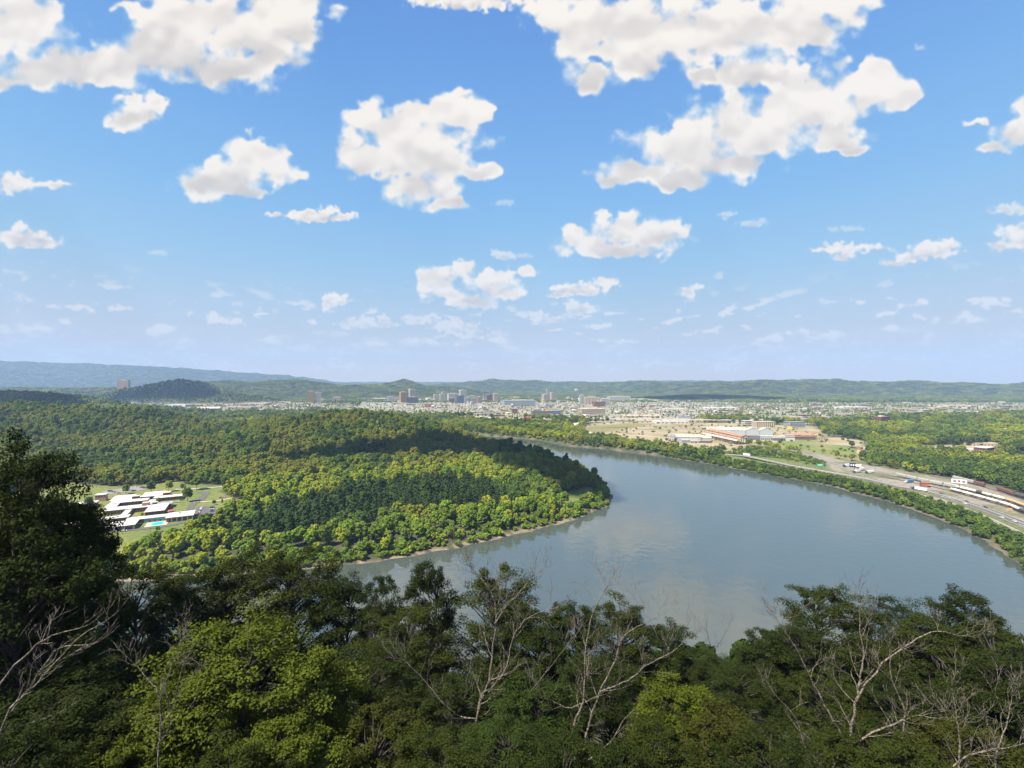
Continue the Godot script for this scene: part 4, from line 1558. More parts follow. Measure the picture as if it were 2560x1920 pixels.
func build_foundry():
	var a := site(1676, 1106)
	var f1 := thing("foundry_hall", "long rusty-roofed foundry hall with pale walls and a twin-peaked end", "building", a, deg_to_rad(-4))
	gable_block(f1, Vector3(16, 0, -26), Vector3(74, 13, -6), 18, "pale blue", "pale rust", true)
	gable_block(f1, Vector3(75, 0, -26), Vector3(100, 10.5, -8), 16, "pale blue", "pale rust", true)
	flat_block(f1, Vector3(26, 0, -5.6), Vector3(45, 7, 6), "pale blue", "pale rust", [6, 1.5, 4.5, 2.0], 0.6, ["front"])
	flat_block(f1, Vector3(46, 0, -5.6), Vector3(66, 5.6, 8), "white", "pale rust", [5, 1.0, 3.8, 2.6], 0.6, ["front"])
	flat_block(f1, Vector3(67, 0, -5.6), Vector3(96, 4.2, 4), "dark brick", "rust", [8, 0.8, 3.2, 2.4], 0.6, ["front"])
	for s in [0, 1]:
		gable_block(f1, Vector3(0 + s * 8.2, 11, -24), Vector3(7.6 + s * 8.2, 14, -4), 18, "pale blue", "grey", false, 0.4)
	for s in 4:
		for z in [-22.0, -5.0]:
			var m := MB.new()
			m.box(Vector3(s * 5.0 + 0.2, 0, z), Vector3(s * 5.0 + 0.9, 11, z + 0.7))
			put_mesh("post", m.done(), roof_mat("rust"), f1)
	var g := gp(1816, 1101, 8.0)
	var f2 := thing("foundry_shed", "long open-sided shed with three stepped rusty roofs on steel posts", "building", g, deg_to_rad(-86))
	var steps := [[-9.0, 9.0, 19.0, 21.5], [9.0, 15.0, 13.5, 16.0], [15.0, 22.0, 8.5, 11.0]]
	gable_block(f2, Vector3(-84, 17.0, -9), Vector3(84, 19, 9), 22.5, "tan", "rust", true, 1.0)
	for k in [1, 2]:
		var m := MB.new()
		var s: Array = steps[k]
		m.slab(Vector3(-84, s[2], s[1]), Vector3(84, s[2], s[1]), Vector3(84, s[3], s[0]), Vector3(-84, s[3], s[0]), 0.3, true)
		put_mesh("roof", m.done(), roof_mat("rust" if k == 1 else "pale rust"), f2)
		var w := MB.new()
		w.box(Vector3(-84, s[3] + 0.4, s[0] - 0.3), Vector3(84, s[3] + 1.6, s[0] - 0.1))
		put_mesh("clerestory", w.done(), wall_mat("blue grey"), f2)
	for k in 17:
		var x := -83.0 + k * 10.37
		for z in [-8.5, 8.5, 14.8, 21.6]:
			var m := MB.new()
			var top: float = 17.0 if absf(z) < 9 else (13.0 if z < 15 else 8.4)
			m.box(Vector3(x - 0.35, 0, z - 0.35), Vector3(x + 0.35, top, z + 0.35))
			put_mesh("post", m.done(), roof_mat("rust"), f2)
	for k in 12:
		var w := MB.new()
		w.box(Vector3(-82.0 + k * 13.6, 0, 20.6), Vector3(-72.0 + k * 13.6, 5.4 + (k % 3), 20.9))
		put_mesh("wall_panel", w.done(), wall_mat(["dark brick", "blue grey", "dark"][k % 3]), f2)
	var c := site(1800, 1088)
	var f3 := thing("foundry_warehouse", "broad double-gabled warehouse with pale rust roof behind the shed", "building", c, deg_to_rad(-14))
	gable_block(f3, Vector3(-30, 0, -44), Vector3(70, 13, -22), 20, "pale blue", "pale rust", true)
	gable_block(f3, Vector3(71, 0, -46), Vector3(104, 13, -18), 21, "pale blue", "beige", false)
	gable_block(f3, Vector3(105, 0, -46), Vector3(138, 13, -18), 21, "pale blue", "beige", false)
	flat_block(f3, Vector3(-10, 0, -21), Vector3(30, 8, -12), "cream", "cream", [6, 1.5, 4.5, 3], 0.5, ["front"])
	var d := site(1866, 1100)
	var f4 := thing("foundry_workshop", "low workshop with blue cladding, pale walls and a rusty roof", "building", d, deg_to_rad(-6))
	flat_block(f4, Vector3(0, 0, -26), Vector3(34, 11, -4), "blue grey", "rust", [8, 1.0, 6.0, 2.6], 0.6, ["front"])
	flat_block(f4, Vector3(35, 0, -24), Vector3(92, 10, -2), "pale blue", "pale rust", [12, 1.5, 5.5, 2.4], 0.6, ["front"])
	flat_block(f4, Vector3(93, 0, -24), Vector3(116, 14, 0), "white", "grey", [5, 7.0, 11.0, 2.6], 0.5, ["front"])
	flat_block(f4, Vector3(62, 0, -1.6), Vector3(91, 7.4, 6), "blue grey", "cream", [7, 1.0, 5.5, 2.8], 0.5, ["front"])
	var e := site(1975, 1098)
	var f5 := thing("foundry_store", "wide brown-roofed brick store with rooftop vents beside the green meadow", "building", e, deg_to_rad(-8))
	gable_block(f5, Vector3(0, 0, -46), Vector3(74, 9, -20), 14, "brick", "rust", true)
	flat_block(f5, Vector3(10, 0, -18), Vector3(60, 7, 2), "dark brick", "brown", [9, 1.0, 4.5, 2.6], 0.6, ["front"])
	flat_block(f5, Vector3(61, 0, -16), Vector3(84, 6, 0), "tan", "rust", [4, 1.0, 4.0, 2.6], 0.6, ["front"])
	for k in 5:
		var m := MB.new()
		m.box(Vector3(8 + k * 13, 13.2, -34), Vector3(10 + k * 13, 16, -32))
		put_mesh("vent", m.done(), wall_mat("white"), f5)

# ------------------------------------------------------------------ the city
# a tower: wall, roof, penthouse and glass strips on the two sides that show
func tower(called: String, label: String, px0: float, px1: float, ytop: float, ybase: float, wall: String, roof: String, style: String, turn_deg: float = 24.0, depth: float = 0.75):
	var d := 142.0 * FOCAL / (ybase - 960.0)
	var wide := (px1 - px0) / FOCAL * d
	var top := EYE - (ytop - 960.0) / FOCAL * d
	var t := deg_to_rad(turn_deg)
	var w := wide / (cos(t) + depth * sin(absf(t)))
	var x := ((px0 + px1) * 0.5 - 1280.0) / FOCAL * d
	var y := height(x, d) - 0.3
	var h := maxf(top - y, 5.0)
	var o := thing(called, label, "building", Vector3(x, y, -d), t)
	var lo := Vector3(-w * 0.5, 0, -w * depth * 0.5)
	var hi := Vector3(w * 0.5, h, w * depth * 0.5)
	var b := MB.new()
	b.box(lo, Vector3(hi.x, hi.y - 0.02, hi.z), false)
	put_mesh("wall", b.done(), wall_mat(wall), o)
	var r := MB.new()
	r.box(Vector3(lo.x - 0.6, h, lo.z - 0.6), Vector3(hi.x + 0.6, h + 0.9, hi.z + 0.6))
	put_mesh("roof", r.done(), roof_mat(roof), o)
	if h > 24.0:
		var p := MB.new()
		p.box(Vector3(-w * 0.2, h + 0.92, -w * depth * 0.2), Vector3(w * 0.22, h + 4.5, w * depth * 0.22))
		put_mesh("penthouse", p.done(), wall_mat("cream" if wall != "cream" else "grey"), o)
	if style == "strips":
		var n := clampi(int(w / 4.5), 3, 10)
		var bm := box_mesh(Vector3(w / n * 0.34, h * 0.86, 0.4))
		for k in n:
			put_mesh("window", bm, glass_mat(), o, Vector3(lo.x + (k + 0.5) * w / n, h * 0.07, hi.z))
		var nd := clampi(int(w * depth / 4.5), 2, 8)
		var bd := box_mesh(Vector3(0.4, h * 0.86, w * depth / nd * 0.34))
		for side in [lo.x, hi.x]:
			for k in nd:
				put_mesh("window", bd, glass_mat(), o, Vector3(side, h * 0.07, lo.z + (k + 0.5) * w * depth / nd))
	elif style == "bands":
		var n := clampi(int(h / 4.2), 1, 12)
		var bm := box_mesh(Vector3(w * 0.94, h / n * 0.4, 0.4))
		var bd := box_mesh(Vector3(0.4, h / n * 0.4, w * depth * 0.92))
		for k in n:
			var yy := (k + 0.35) * h / n
			put_mesh("window", bm, glass_mat(), o, Vector3(0, yy, hi.z))
			put_mesh("window", bd, glass_mat(), o, Vector3(lo.x, yy, 0))
			put_mesh("window", bd, glass_mat(), o, Vector3(hi.x, yy, 0))
	return o

func build_city():
	rng.seed = 404
	# downtown
	tower("office_tower", "gold and brown office tower in front of the tallest pale tower", 998, 1020, 980, 1006, "gold", "cream", "strips", 30)
	tower("office_tower", "tallest pale office tower with gold sides and blue sign band", 1021, 1041, 973, 1005, "cream", "cream", "strips", 30)
	tower("office_block", "low dark glass office block below the twin towers", 1015, 1048, 993, 1007, "dark", "dark", "bands", 12)
	tower("office_block", "white office block at the outer edge of downtown", 968, 984, 992, 1004, "white", "white", "bands", 20)
	tower("office_block", "small white block beside the gold tower", 985, 998, 995, 1004, "white", "cream", "bands", 20)
	tower("office_block", "tan stone office block among the older downtown buildings", 1083, 1098, 986, 1002, "cream", "cream", "strips", 24)
	tower("office_block", "pale tan stone block in front of the brown hotel", 1098, 1114, 985, 1004, "cream", "cream", "strips", 24)
	tower("hotel", "brown brick hotel rising behind the tan stone blocks", 1103, 1117, 979, 1002, "tan", "brown", "strips", 24)
	tower("office_block", "broad white stepped office block near the striped tower", 1117, 1147, 984, 1003, "white", "white", "bands", 20)
	tower("office_tower", "tall tower with white vertical stripes and flat crown", 1147, 1167, 975, 1005, "white", "cream", "strips", 26)
	tower("office_block", "dark blue glass block in front of the striped tower", 1137, 1160, 989, 1008, "blue grey", "dark", "bands", 22)
	tower("office_block", "grey slab block beside the dark blue glass block", 1161, 1175, 995, 1010, "grey", "grey", "strips", 18)
	tower("office_block", "grey slab block next to the pink block", 1178, 1192, 995, 1010, "grey", "grey", "strips", 18)
	tower("office_block", "brown brick block left of the dark blue glass block", 1121, 1136, 996, 1008, "brick", "brown", "bands", 20)
	tower("office_block", "pink stone block beside the grey slab", 1192, 1204, 993, 1007, "pink", "cream", "bands", 18)
	tower("office_block", "red brick office block near the green church spire", 1214, 1231, 986, 1002, "brick", "cream", "bands", 22)
	tower("office_block", "tan office tower beside the red brick block", 1232, 1248, 984, 1003, "tan", "cream", "strips", 22)
	tower("convention_hall", "huge grey convention hall with sloping metal roof", 1254, 1340, 1001, 1015, "pale blue", "grey", "bands", 8, 0.45)
	tower("apartment_tower", "tan apartment tower standing above the station quarter", 1375, 1388, 981, 1001, "cream", "cream", "strips", 24)
	tower("apartment_block", "tan apartment block attached to the tan tower", 1354, 1374, 986, 1000, "tan", "cream", "strips", 24)
	tower("grain_silo", "ribbed tan silo block of the old mill", 1461, 1499, 993, 1011, "tan", "cream", "strips", 8, 0.4)
	tower("mill_tower", "slim white mill tower beside the silo block", 1448, 1460, 988, 1010, "white", "white", "bands", 10)
	tower("mill_building", "white mill building behind the silo block", 1499, 1522, 997, 1010, "white", "white", "bands", 10)
	tower("warehouse", "long white warehouse behind the mill", 1518, 1574, 991, 1001, "white", "white", "bands", 6, 0.4)
	tower("mill_building", "red brick mill building in front of the silos", 1482, 1513, 1004, 1016, "brick", "brown", "bands", 8, 0.5)
	tower("apartment_block", "large beige apartment block behind the viaduct", 1445, 1512, 1022, 1038, "tan", "cream", "bands", 8, 0.5)
	tower("apartment_tower", "left one of two tan riverside apartment towers", 769, 786, 978, 1006, "gold", "cream", "strips", 26)
	tower("apartment_tower", "right one of two tan riverside apartment towers", 788, 805, 981, 1006, "cream", "cream", "strips", 26)
	tower("apartment_block", "white low block at the foot of the apartment towers", 796, 814, 998, 1007, "white", "white", "bands", 20)
	tower("office_block", "brown brick block beside the college chapel", 830, 854, 993, 1008, "tan", "cream", "strips", 18)
	tower("stadium", "long grey stadium stand on the wooded bank", 714, 770, 981, 992, "pale blue", "grey", "bands", 4, 0.3)
	tower("apartment_tower", "salmon apartment tower on the wooded hilltop", 296, 322, 950, 999, "salmon", "cream", "strips", 14, 0.4)
	tower("housing_tower", "dark red brick housing tower among the trees", 2185, 2222, 1042, 1068, "dark brick", "brown", "strips", 20, 0.6)
	tower("housing_block", "low brick housing block beside the brick tower", 2152, 2180, 1046, 1056, "brick", "brown", "bands", 14, 0.5)
	tower("factory_building", "three-storey red brick factory with a white roof", 2436, 2484, 1118, 1138, "brick", "white", "bands", 26, 0.6)
	tower("warehouse", "long white warehouse wall among the woods", 2460, 2513, 1072, 1086, "white", "white", "bands", 4, 0.4)
	tower("hospital_tower", "pinkish hospital block at the foot of the far ridge", 2236, 2256, 974, 988, "pink", "cream", "bands", 14)
	tower("hospital_block", "long cream hospital wing below the far ridge", 2180, 2234, 981, 988, "cream", "cream", "bands", 6, 0.4)
	tower("warehouse", "grey-white warehouse between foundry and woods", 1855, 1882, 1052, 1064, "white", "white", "bands", 10, 0.6)
	tower("apartment_block", "cream apartment block with gabled bays", 1882, 1934, 1054, 1067, "cream", "cream", "strips", 6, 0.4)
	tower("warehouse", "pale grey curved-roof hall near the yellow billboard", 1964, 2008, 1055, 1068, "pale blue", "grey", "bands", 6, 0.5)
	tower("office_block", "dark office block with an orange entrance arch", 1328, 1402, 1028, 1038, "blue grey", "dark", "bands", 4, 0.35)
	tower("brick_house", "small red brick building below the convention hall", 1279, 1294, 1021, 1033, "brick", "white", "bands", 10)
	var arch := thing("entrance_arch", "tall orange arch in front of the dark office block", "arch", site(1367, 1038.4), 0.0)
	var am := MB.new()
	am.box(Vector3(-9, 0, -3), Vector3(-4, 20, 3))
	am.box(Vector3(4, 0, -3), Vector3(9, 20, 3))
	am.box(Vector3(-9, 20, -3), Vector3(9, 26, 3))
	put_mesh("arch_frame", am.done(), plain_mat("orange", lin(0.60, 0.24, 0.03), 0.7), arch)
	# spires
	var sp := thing("church", "slim pale green church spire near the brick office block", "church", site(1207, 1003), 0.3)
	gable_block(sp, Vector3(-10, 0, -22), Vector3(10, 12, 22), 20, "brick", "brown", false)
	var sm := MB.new()
	sm.box(Vector3(-4, 0, 22.3), Vector3(4, 30, 30))
	put_mesh("church_tower", sm.done(), wall_mat("pale blue"), sp)
	var sc := MB.new()
	sc.tube(Vector3(0, 30, 26), Vector3(0, 66, 26), 4.0, 0.2, 8)
	put_mesh("spire", sc.done(), roof_mat("teal"), sp)
	var ch := thing("chapel", "red brick college chapel with a slim brick tower", "church", site(862, 1006), 0.2)
	gable_block(ch, Vector3(-24, 0, -10), Vector3(24, 16, 10), 26, "brick", "brown", true)
	var c2 := MB.new()
	c2.box(Vector3(-4, 0, 10.3), Vector3(4, 46, 18))
	put_mesh("chapel_tower", c2.done(), wall_mat("brick"), ch)
	var c3 := MB.new()
	c3.tube(Vector3(0, 46, 14), Vector3(0, 70, 14), 3.6, 0.2, 6)
	put_mesh("spire", c3.done(), roof_mat("brown"), ch)
	# blue-ended shed, tent roofs, teal roofs, long sheds
	var bs := thing("boat_shed", "big industrial shed with a bright blue gable end", "building", site(522, 1032), deg_to_rad(24))
	gable_block(bs, Vector3(-62, 0, -22), Vector3(50, 21, 22), 28, "pale blue", "cream", true)
	var bg := MB.new()
	bg.quad(Vector3(50.4, 0, 22), Vector3(50.4, 0, -22), Vector3(50.4, 21, -22), Vector3(50.4, 21, 22))
	bg.tri(Vector3(50.4, 21, 22), Vector3(50.4, 21, -22), Vector3(50.4, 28, 0))
	bg.quad(Vector3(8, 0, 22.4), Vector3(50.4, 0, 22.4), Vector3(50.4, 21, 22.4), Vector3(8, 21, 22.4))
	bg.quad(Vector3(-62, 0, 22.4), Vector3(-54, 0, 22.4), Vector3(-54, 21, 22.4), Vector3(-62, 21, 22.4))
	put_mesh("blue_cladding", bg.done(), wall_mat("bright blue"), bs)
	for t in [[722, 1028, 3, 18.0, "cluster of three white tent-shaped salt domes beside the wooded hill"], [750, 1028, 4, 14.0, "row of four lower white tent roofs beside the salt domes"]]:
		var s := site(t[0], t[1])
		var o := thing("tent_roof_hall", t[4], "building", s, 0.1)
		for k in t[2]:
			var m := MB.new()
			var w: float = t[3]
			m.tube(Vector3(w * 0.5 + k * w, 0, 0), Vector3(w * 0.5 + k * w, w * 0.45, 0), w * 0.52, w * 0.50, 12)
			m.tube(Vector3(w * 0.5 + k * w, w * 0.45, 0), Vector3(w * 0.5 + k * w, w * 1.5, 0), w * 0.50, w * 0.06, 12)
			put_mesh("tent_roof", m.done(), roof_mat("white"), o)
	for t in [[2327, 2358, 1062, "pavilion with a pale teal hipped roof, the smaller of two"], [2358, 2400, 1066, "broad pavilion with a pale teal hipped roof"]]:
		var d: float = 142.0 * FOCAL / (t[2] - 960.0)
		var w: float = (t[1] - t[0]) / FOCAL * d * 0.5
		var o := thing("pavilion", t[3], "building", site((t[0] + t[1]) * 0.5, t[2]), 0.15)
		flat_block(o, Vector3(-w, 0, -w * 0.6), Vector3(w, 5.0, w * 0.6), "cream", "cream", [6, 1, 3.5, 3], 0.5, ["front"])
		var m := MB.new()
		m.tube(Vector3(0, 5.5, 0), Vector3(0, 11, 0), w * 1.05, w * 0.2, 6, true)
		put_mesh("hipped_roof", m.done(), roof_mat("teal"), o)
	var sheds := [
		[1050, 1090, 1043, "cream", "low cream shed at the far end of the riverside yard"], [1086, 1140, 1044, "beige", "long beige shed roof beside the expressway"], [1140, 1206, 1046, "beige", "widest beige shed roof of the riverside yard"], [1172, 1232, 1050, "cream", "cream shed roof in front of the wide beige shed"], [1232, 1266, 1050, "grey", "grey-roofed shed among the beige sheds"], [1258, 1300, 1056, "cream", "nearest shed with an orange-lit open front"],
		[172, 278, 1013, "white", "long white industrial roof beyond the dark ridge"], [311, 390, 1006, "white", "long white mill roof beside the far river reach"], [388, 455, 1006, "cream", "cream mill roof next to the long white mill roof"], [412, 470, 1016, "white", "narrow white shed roof on the far river bank"],
		[560, 640, 1022, "grey", "grey shed behind the blue-ended shed"], [600, 668, 1012, "cream", "cream shed row below the wooded slope"], [640, 690, 1028, "white", "white shed beyond the forest crest"], [2295, 2368, 1136, "white", "wide white flat-roofed factory with rooftop units"], [2380, 2444, 1130, "white", "white flat roof beside the brick factory"],
		[2430, 2496, 1114, "beige", "beige flat roof behind the brick factory"], [1760, 1846, 1024, "white", "white-roofed depot row beyond the viaduct"], [1660, 1710, 1026, "white", "row of white houses beyond the viaduct"], [2390, 2470, 1034, "cream", "long cream warehouse roof near the far woods"], [2360, 2440, 1018, "cream", "cream factory roof below the far ridge"], [2100, 2180, 1022, "white", "white plant roof in the far suburb"], [2186, 2201, 1090, "blue", "small house with a bright blue roof"],
		[1560, 1660, 1044, "cream", "long cream freight shed beside the viaduct"], [1640, 1720, 1058, "white", "white flat freight shed behind the foundry yard"],
	]
	for s in sheds:
		var d: float = 142.0 * FOCAL / (s[2] - 960.0)
		var w: float = (s[1] - s[0]) / FOCAL * d * 0.5
		var o := thing("industrial_shed", s[4], "building", site((s[0] + s[1]) * 0.5, s[2]), deg_to_rad(rng.randf_range(-8, 8)), "large sheds on the plain")
		var dep := clampf(w * 0.8, 14.0, 60.0)
		var hh := clampf(d * 0.0042, 6.0, 12.0)
		flat_block(o, Vector3(-w, 0, -dep), Vector3(w, hh, dep * 0.2), "white" if s[3] == "white" else "tan", s[3], [8, hh * 0.2, hh * 0.62, w * 0.09], 0.6, ["front"])
		for k in 3:
			var u := MB.new()
			u.box(Vector3(-w * 0.6 + k * w * 0.55, hh + 0.42, -dep * 0.5), Vector3(-w * 0.6 + k * w * 0.55 + w * 0.12, hh + 2.4, -dep * 0.4))
			put_mesh("roof_unit", u.done(), wall_mat("grey"), o)
	# saw-tooth roofed apartments near the brick factory
	for k in 11:
		var px := 2424.0 + k * 13.5
		var o := thing("town_house", "grey gable-roofed apartment house, %s in the row below the brick factory" % nth(k + 1), "house", site(px, 1146.0 + k * 0.9), deg_to_rad(-10), "gabled apartment row")
		gable_block(o, Vector3(-5.2, 0, -9), Vector3(5.2, 5.6, 7), 9.6, "tan", "grey", false, 0.5)
		windows(o, Vector3(-5.2, 0, -9), Vector3(5.2, 5.6, 7), [3, 1.0, 2.6, 1.2], ["front"])
	# the low buildings of the town, the mills and the suburbs
	var made := 0
	var tries := 0
	while made < 500 and tries < 12000:
		tries += 1
		var py := 991.0 + pow(rng.randf(), 0.9) * 68.0
		var px := rng.randf_range(180.0, 2550.0)
		if px < 900.0 and py > 1032.0:
			continue
		var g := gp(px, py, 8.2)
		var kind := ground_kind(g.x, -g.z, shore(g.x, -g.z))
		if kind != "town" and kind != "mill" and kind != "edge" and not (kind == "suburb" and rng.randf() < 0.5):
			continue
		if near_clear_line(g.x, -g.z):
			continue
		var d := -g.z
		var y := height(g.x, d)
		if y > 24.0:
			continue
		var w := rng.randf_range(9.0, 20.0) * (2.6 if rng.randf() < (0.75 if kind == "edge" else 0.5) else 1.0)
		var dep := rng.randf_range(8.0, 20.0)
		var h := rng.randf_range(5.5, 11.0)
		if tries > 9000 and w > 22.0:
			w *= 0.4
		if absf(px - 1250.0) < 260.0 and py < 1020.0:
			h *= rng.randf_range(1.2, 2.4)
		if not (w < 22.0 and made % 2 == 0) and taken.get("low_building", 0) > 285:
			continue
		var wk: String = ["white", "white", "cream", "cream", "tan", "brick", "grey", "pink", "dark brick", "pale blue"][rng.randi() % 10]
		var rk: String = ["white", "white", "white", "cream", "beige", "grey", "brown", "dark"][rng.randi() % 8]
		var quarter := "in the outer suburb" if px > 1750.0 else ("in the town below the viaduct" if py > 1025.0 else ("among the downtown blocks" if px > 900.0 else "in the mill district"))
		var gabled: bool = w < 22.0 and (made % 2 == 0 or taken.get("low_building", 0) > 285)
		var form := "gable-roofed house" if gabled else "flat-roofed building"
		var size := "low" if h < 8.5 else "taller"
		var o := thing("small_house" if gabled else "low_building", "%s %s %s with %s roof %s" % [size, wk, form, rk, quarter], "house" if gabled else "building", Vector3(g.x, y - 0.2, -d), deg_to_rad(rng.randf_range(-10, 34)), "low buildings of the plain")
		if gabled:
			gable_block(o, Vector3(-w * 0.5, 0, -dep * 0.5), Vector3(w * 0.5, h * 0.8, dep * 0.5), h * 1.25, wk, rk, true, 0.5)
		else:
			flat_block(o, Vector3(-w * 0.7, 0, -dep * 0.7), Vector3(w * 0.7, h, dep * 0.7), wk, rk, [], 0.4)
			var u := MB.new()
			u.box(Vector3(-w * 0.2, h + 0.42, -dep * 0.2), Vector3(w * 0.05, h + 1.8, dep * 0.1))
			put_mesh("roof_unit", u.done(), wall_mat("grey"), o)
		made += 1
	# landmarks on the far plain: a water tower, a white tank, a lone white house
	var wt := thing("water_tower", "slim white water tower on the far plain", "water tower", site(1367, 985), 0.0)
	var wm := MB.new()
	wm.tube(Vector3(0, 0, 0), Vector3(0, 52, 0), 5.0, 4.0, 10)
	put_mesh("stem", wm.done(), wall_mat("white"), wt)
	var wb := MB.new()
	wb.tube(Vector3(0, 52, 0), Vector3(0, 58, 0), 4.0, 12.0, 12)
	wb.tube(Vector3(0, 58, 0), Vector3(0, 68, 0), 12.0, 12.0, 12)
	wb.tube(Vector3(0, 68, 0), Vector3(0, 74, 0), 12.0, 1.0, 12)
	put_mesh("tank", wb.done(), wall_mat("white"), wt)
	var tk := thing("storage_tank", "squat white storage tank on the far plain", "tank", site(1441, 984), 0.0)
	var tm := MB.new()
	tm.tube(Vector3(0, 0, 0), Vector3(0, 26, 0), 30.0, 30.0, 16)
	put_mesh("tank_wall", tm.done(), wall_mat("white"), tk)
	var tr := MB.new()
	tr.tube(Vector3(0, 26, 0), Vector3(0, 34, 0), 30.0, 2.0, 16)
	put_mesh("tank_roof", tr.done(), roof_mat("white"), tk)

# ------------------------------------------------------------------ railway
var tank_car: Node3D
var hopper_car: Node3D

func wheelset(b: MB, x: float):
	for dx in [-0.9, 0.9]:
		for z in [-0.75, 0.75]:
			b.tube(Vector3(x + dx, 0.46, z - 0.07), Vector3(x + dx, 0.46, z + 0.07), 0.46, 0.46, 12, true)
	b.box(Vector3(x - 1.4, 0.4, -0.95), Vector3(x + 1.4, 0.75, -0.85))
	b.box(Vector3(x - 1.4, 0.4, 0.85), Vector3(x + 1.4, 0.75, 0.95))

func make_tank_car(body: StandardMaterial3D) -> Node3D:
	var o := Node3D.new()
	var iron := plain_mat("black_iron", lin(0.035, 0.033, 0.036), 0.7)
	var t := MB.new()
	var rings := [[-7.9, 0.5], [-7.7, 1.1], [-7.2, 1.48], [-6.6, 1.6], [0.0, 1.6], [6.6, 1.6], [7.2, 1.48], [7.7, 1.1], [7.9, 0.5]]
	for k in rings.size() - 1:
		t.tube(Vector3(rings[k][0], 2.85, 0), Vector3(rings[k + 1][0], 2.85, 0), rings[k][1], rings[k + 1][1], 16)
	t.tube(Vector3(-7.9, 2.85, 0), Vector3(-7.92, 2.85, 0), 0.5, 0.01, 16)
	t.tube(Vector3(7.9, 2.85, 0), Vector3(7.92, 2.85, 0), 0.5, 0.01, 16)
	put_mesh("tank", t.done(), body, o)
	var d := MB.new()
	d.tube(Vector3(0, 4.4, 0), Vector3(0, 4.95, 0), 0.7, 0.65, 10, true)
	put_mesh("dome", d.done(), body, o)
	var f := MB.new()
	f.box(Vector3(-8.2, 0.9, -0.5), Vector3(8.2, 1.25, 0.5))
	for x in [-8.1, 8.1]:
		f.box(Vector3(x - 0.15, 0.8, -1.4), Vector3(x + 0.15, 1.35, 1.4))
	for z in [-1.25, 1.25]:
		f.box(Vector3(-8.0, 1.3, z - 0.05), Vector3(8.0, 1.4, z + 0.05))
	put_mesh("underframe", f.done(), iron, o)
	for x in [-5.8, 5.8]:
		var w := MB.new()
		wheelset(w, x)
		var bo := put_mesh("bogie", w.done(), iron, o)
		for dx in [-0.9, 0.9]:
			var ax := MB.new()
			ax.tube(Vector3(x + dx, 0.46, -0.98), Vector3(x + dx, 0.46, 0.98), 0.12, 0.12, 6, true)
			put_mesh("axle", ax.done(), plain_mat("rail_steel", Color.GRAY), bo)
	return o

func make_hopper(body: StandardMaterial3D) -> Node3D:
	var o := Node3D.new()
	var iron := plain_mat("black_iron", lin(0.035, 0.033, 0.036), 0.7)
	var t := MB.new()
	t.box(Vector3(-8.4, 1.6, -1.5), Vector3(8.4, 4.2, 1.5))
	for k in 14:
		var x := -8.0 + k * 1.23
		t.box(Vector3(x, 1.7, 1.5), Vector3(x + 0.14, 4.1, 1.62))
		t.box(Vector3(x, 1.7, -1.62), Vector3(x + 0.14, 4.1, -1.5))
	put_mesh("body", t.done(), body, o)
	var r := MB.new()
	r.tube(Vector3(-8.4, 4.1, 0), Vector3(8.4, 4.1, 0), 1.15, 1.15, 12, true)
	put_mesh("roof", r.done(), body, o)
	var h := MB.new()
	for x in [-5.4, -1.8, 1.8, 5.4]:
		h.tube(Vector3(x, 1.62, 0), Vector3(x, 0.6, 0), 1.6, 0.5, 4, true)
	put_mesh("chute", h.done(), body, o)
	for x in [-6.4, 6.4]:
		var w := MB.new()
		wheelset(w, x)
		var bo := put_mesh("bogie", w.done(), iron, o)
		for dx in [-0.9, 0.9]:
			var ax := MB.new()
			ax.tube(Vector3(x + dx, 0.46, -0.98), Vector3(x + dx, 0.46, 0.98), 0.12, 0.12, 6, true)
			put_mesh("axle", ax.done(), plain_mat("rail_steel", Color.GRAY), bo)
	return o

func along(spots: Array, h: float) -> Curve2D:
	var c := Curve2D.new()
	var p := poly_at(spots, h)
	for k in p.size():
		var t := Vector2.ZERO
		if k > 0 and k < p.size() - 1:
			t = (p[k + 1] - p[k - 1]) * 0.16
		c.add_point(p[k], -t, t)
	return c

func rail_track(c: Curve2D, label: String):
	var o := thing("railway_track", label, "track", Vector3.ZERO)
	o.set_meta("kind", "structure")
	var pts := c.tessellate(4, 3.0)
	var b := MB.new()
	strip(b, pts, 0.0, 3.4, 0.62)
	put_mesh("ballast", b.done(), mats["ballast"], o)
	for s in [-0.72, 0.72]:
		var m := MB.new()
		strip(m, pts, s, 0.14, 0.80)
		put_mesh("rail", m.done(), plain_mat("rail_steel", lin(0.30, 0.26, 0.24), 0.45, 0.7), o)

func park_wagon(proto: Node3D, c: Curve2D, at: float, called: String, label: String, group: String):
	var p := c.sample_baked(at)
	var q := c.sample_baked(minf(at + 4.0, c.get_baked_length()))
	var r := c.sample_baked(maxf(at - 4.0, 0.0))
	var o: Node3D = proto.duplicate()
	o.name = numbered(called)
	add_child(o)
	o.position = Vector3(p.x, height(p.x, p.y) + 0.80, -p.y)
	o.rotation.y = atan2(q.y - r.y, q.x - r.x)
	tag(o, label, "rail wagon", group)

func nearest_on(c: Curve2D, px: float, py: float, h: float = 9.0) -> float:
	var g := gp(px, py, h)
	return c.get_closest_offset(Vector2(g.x, -g.z))

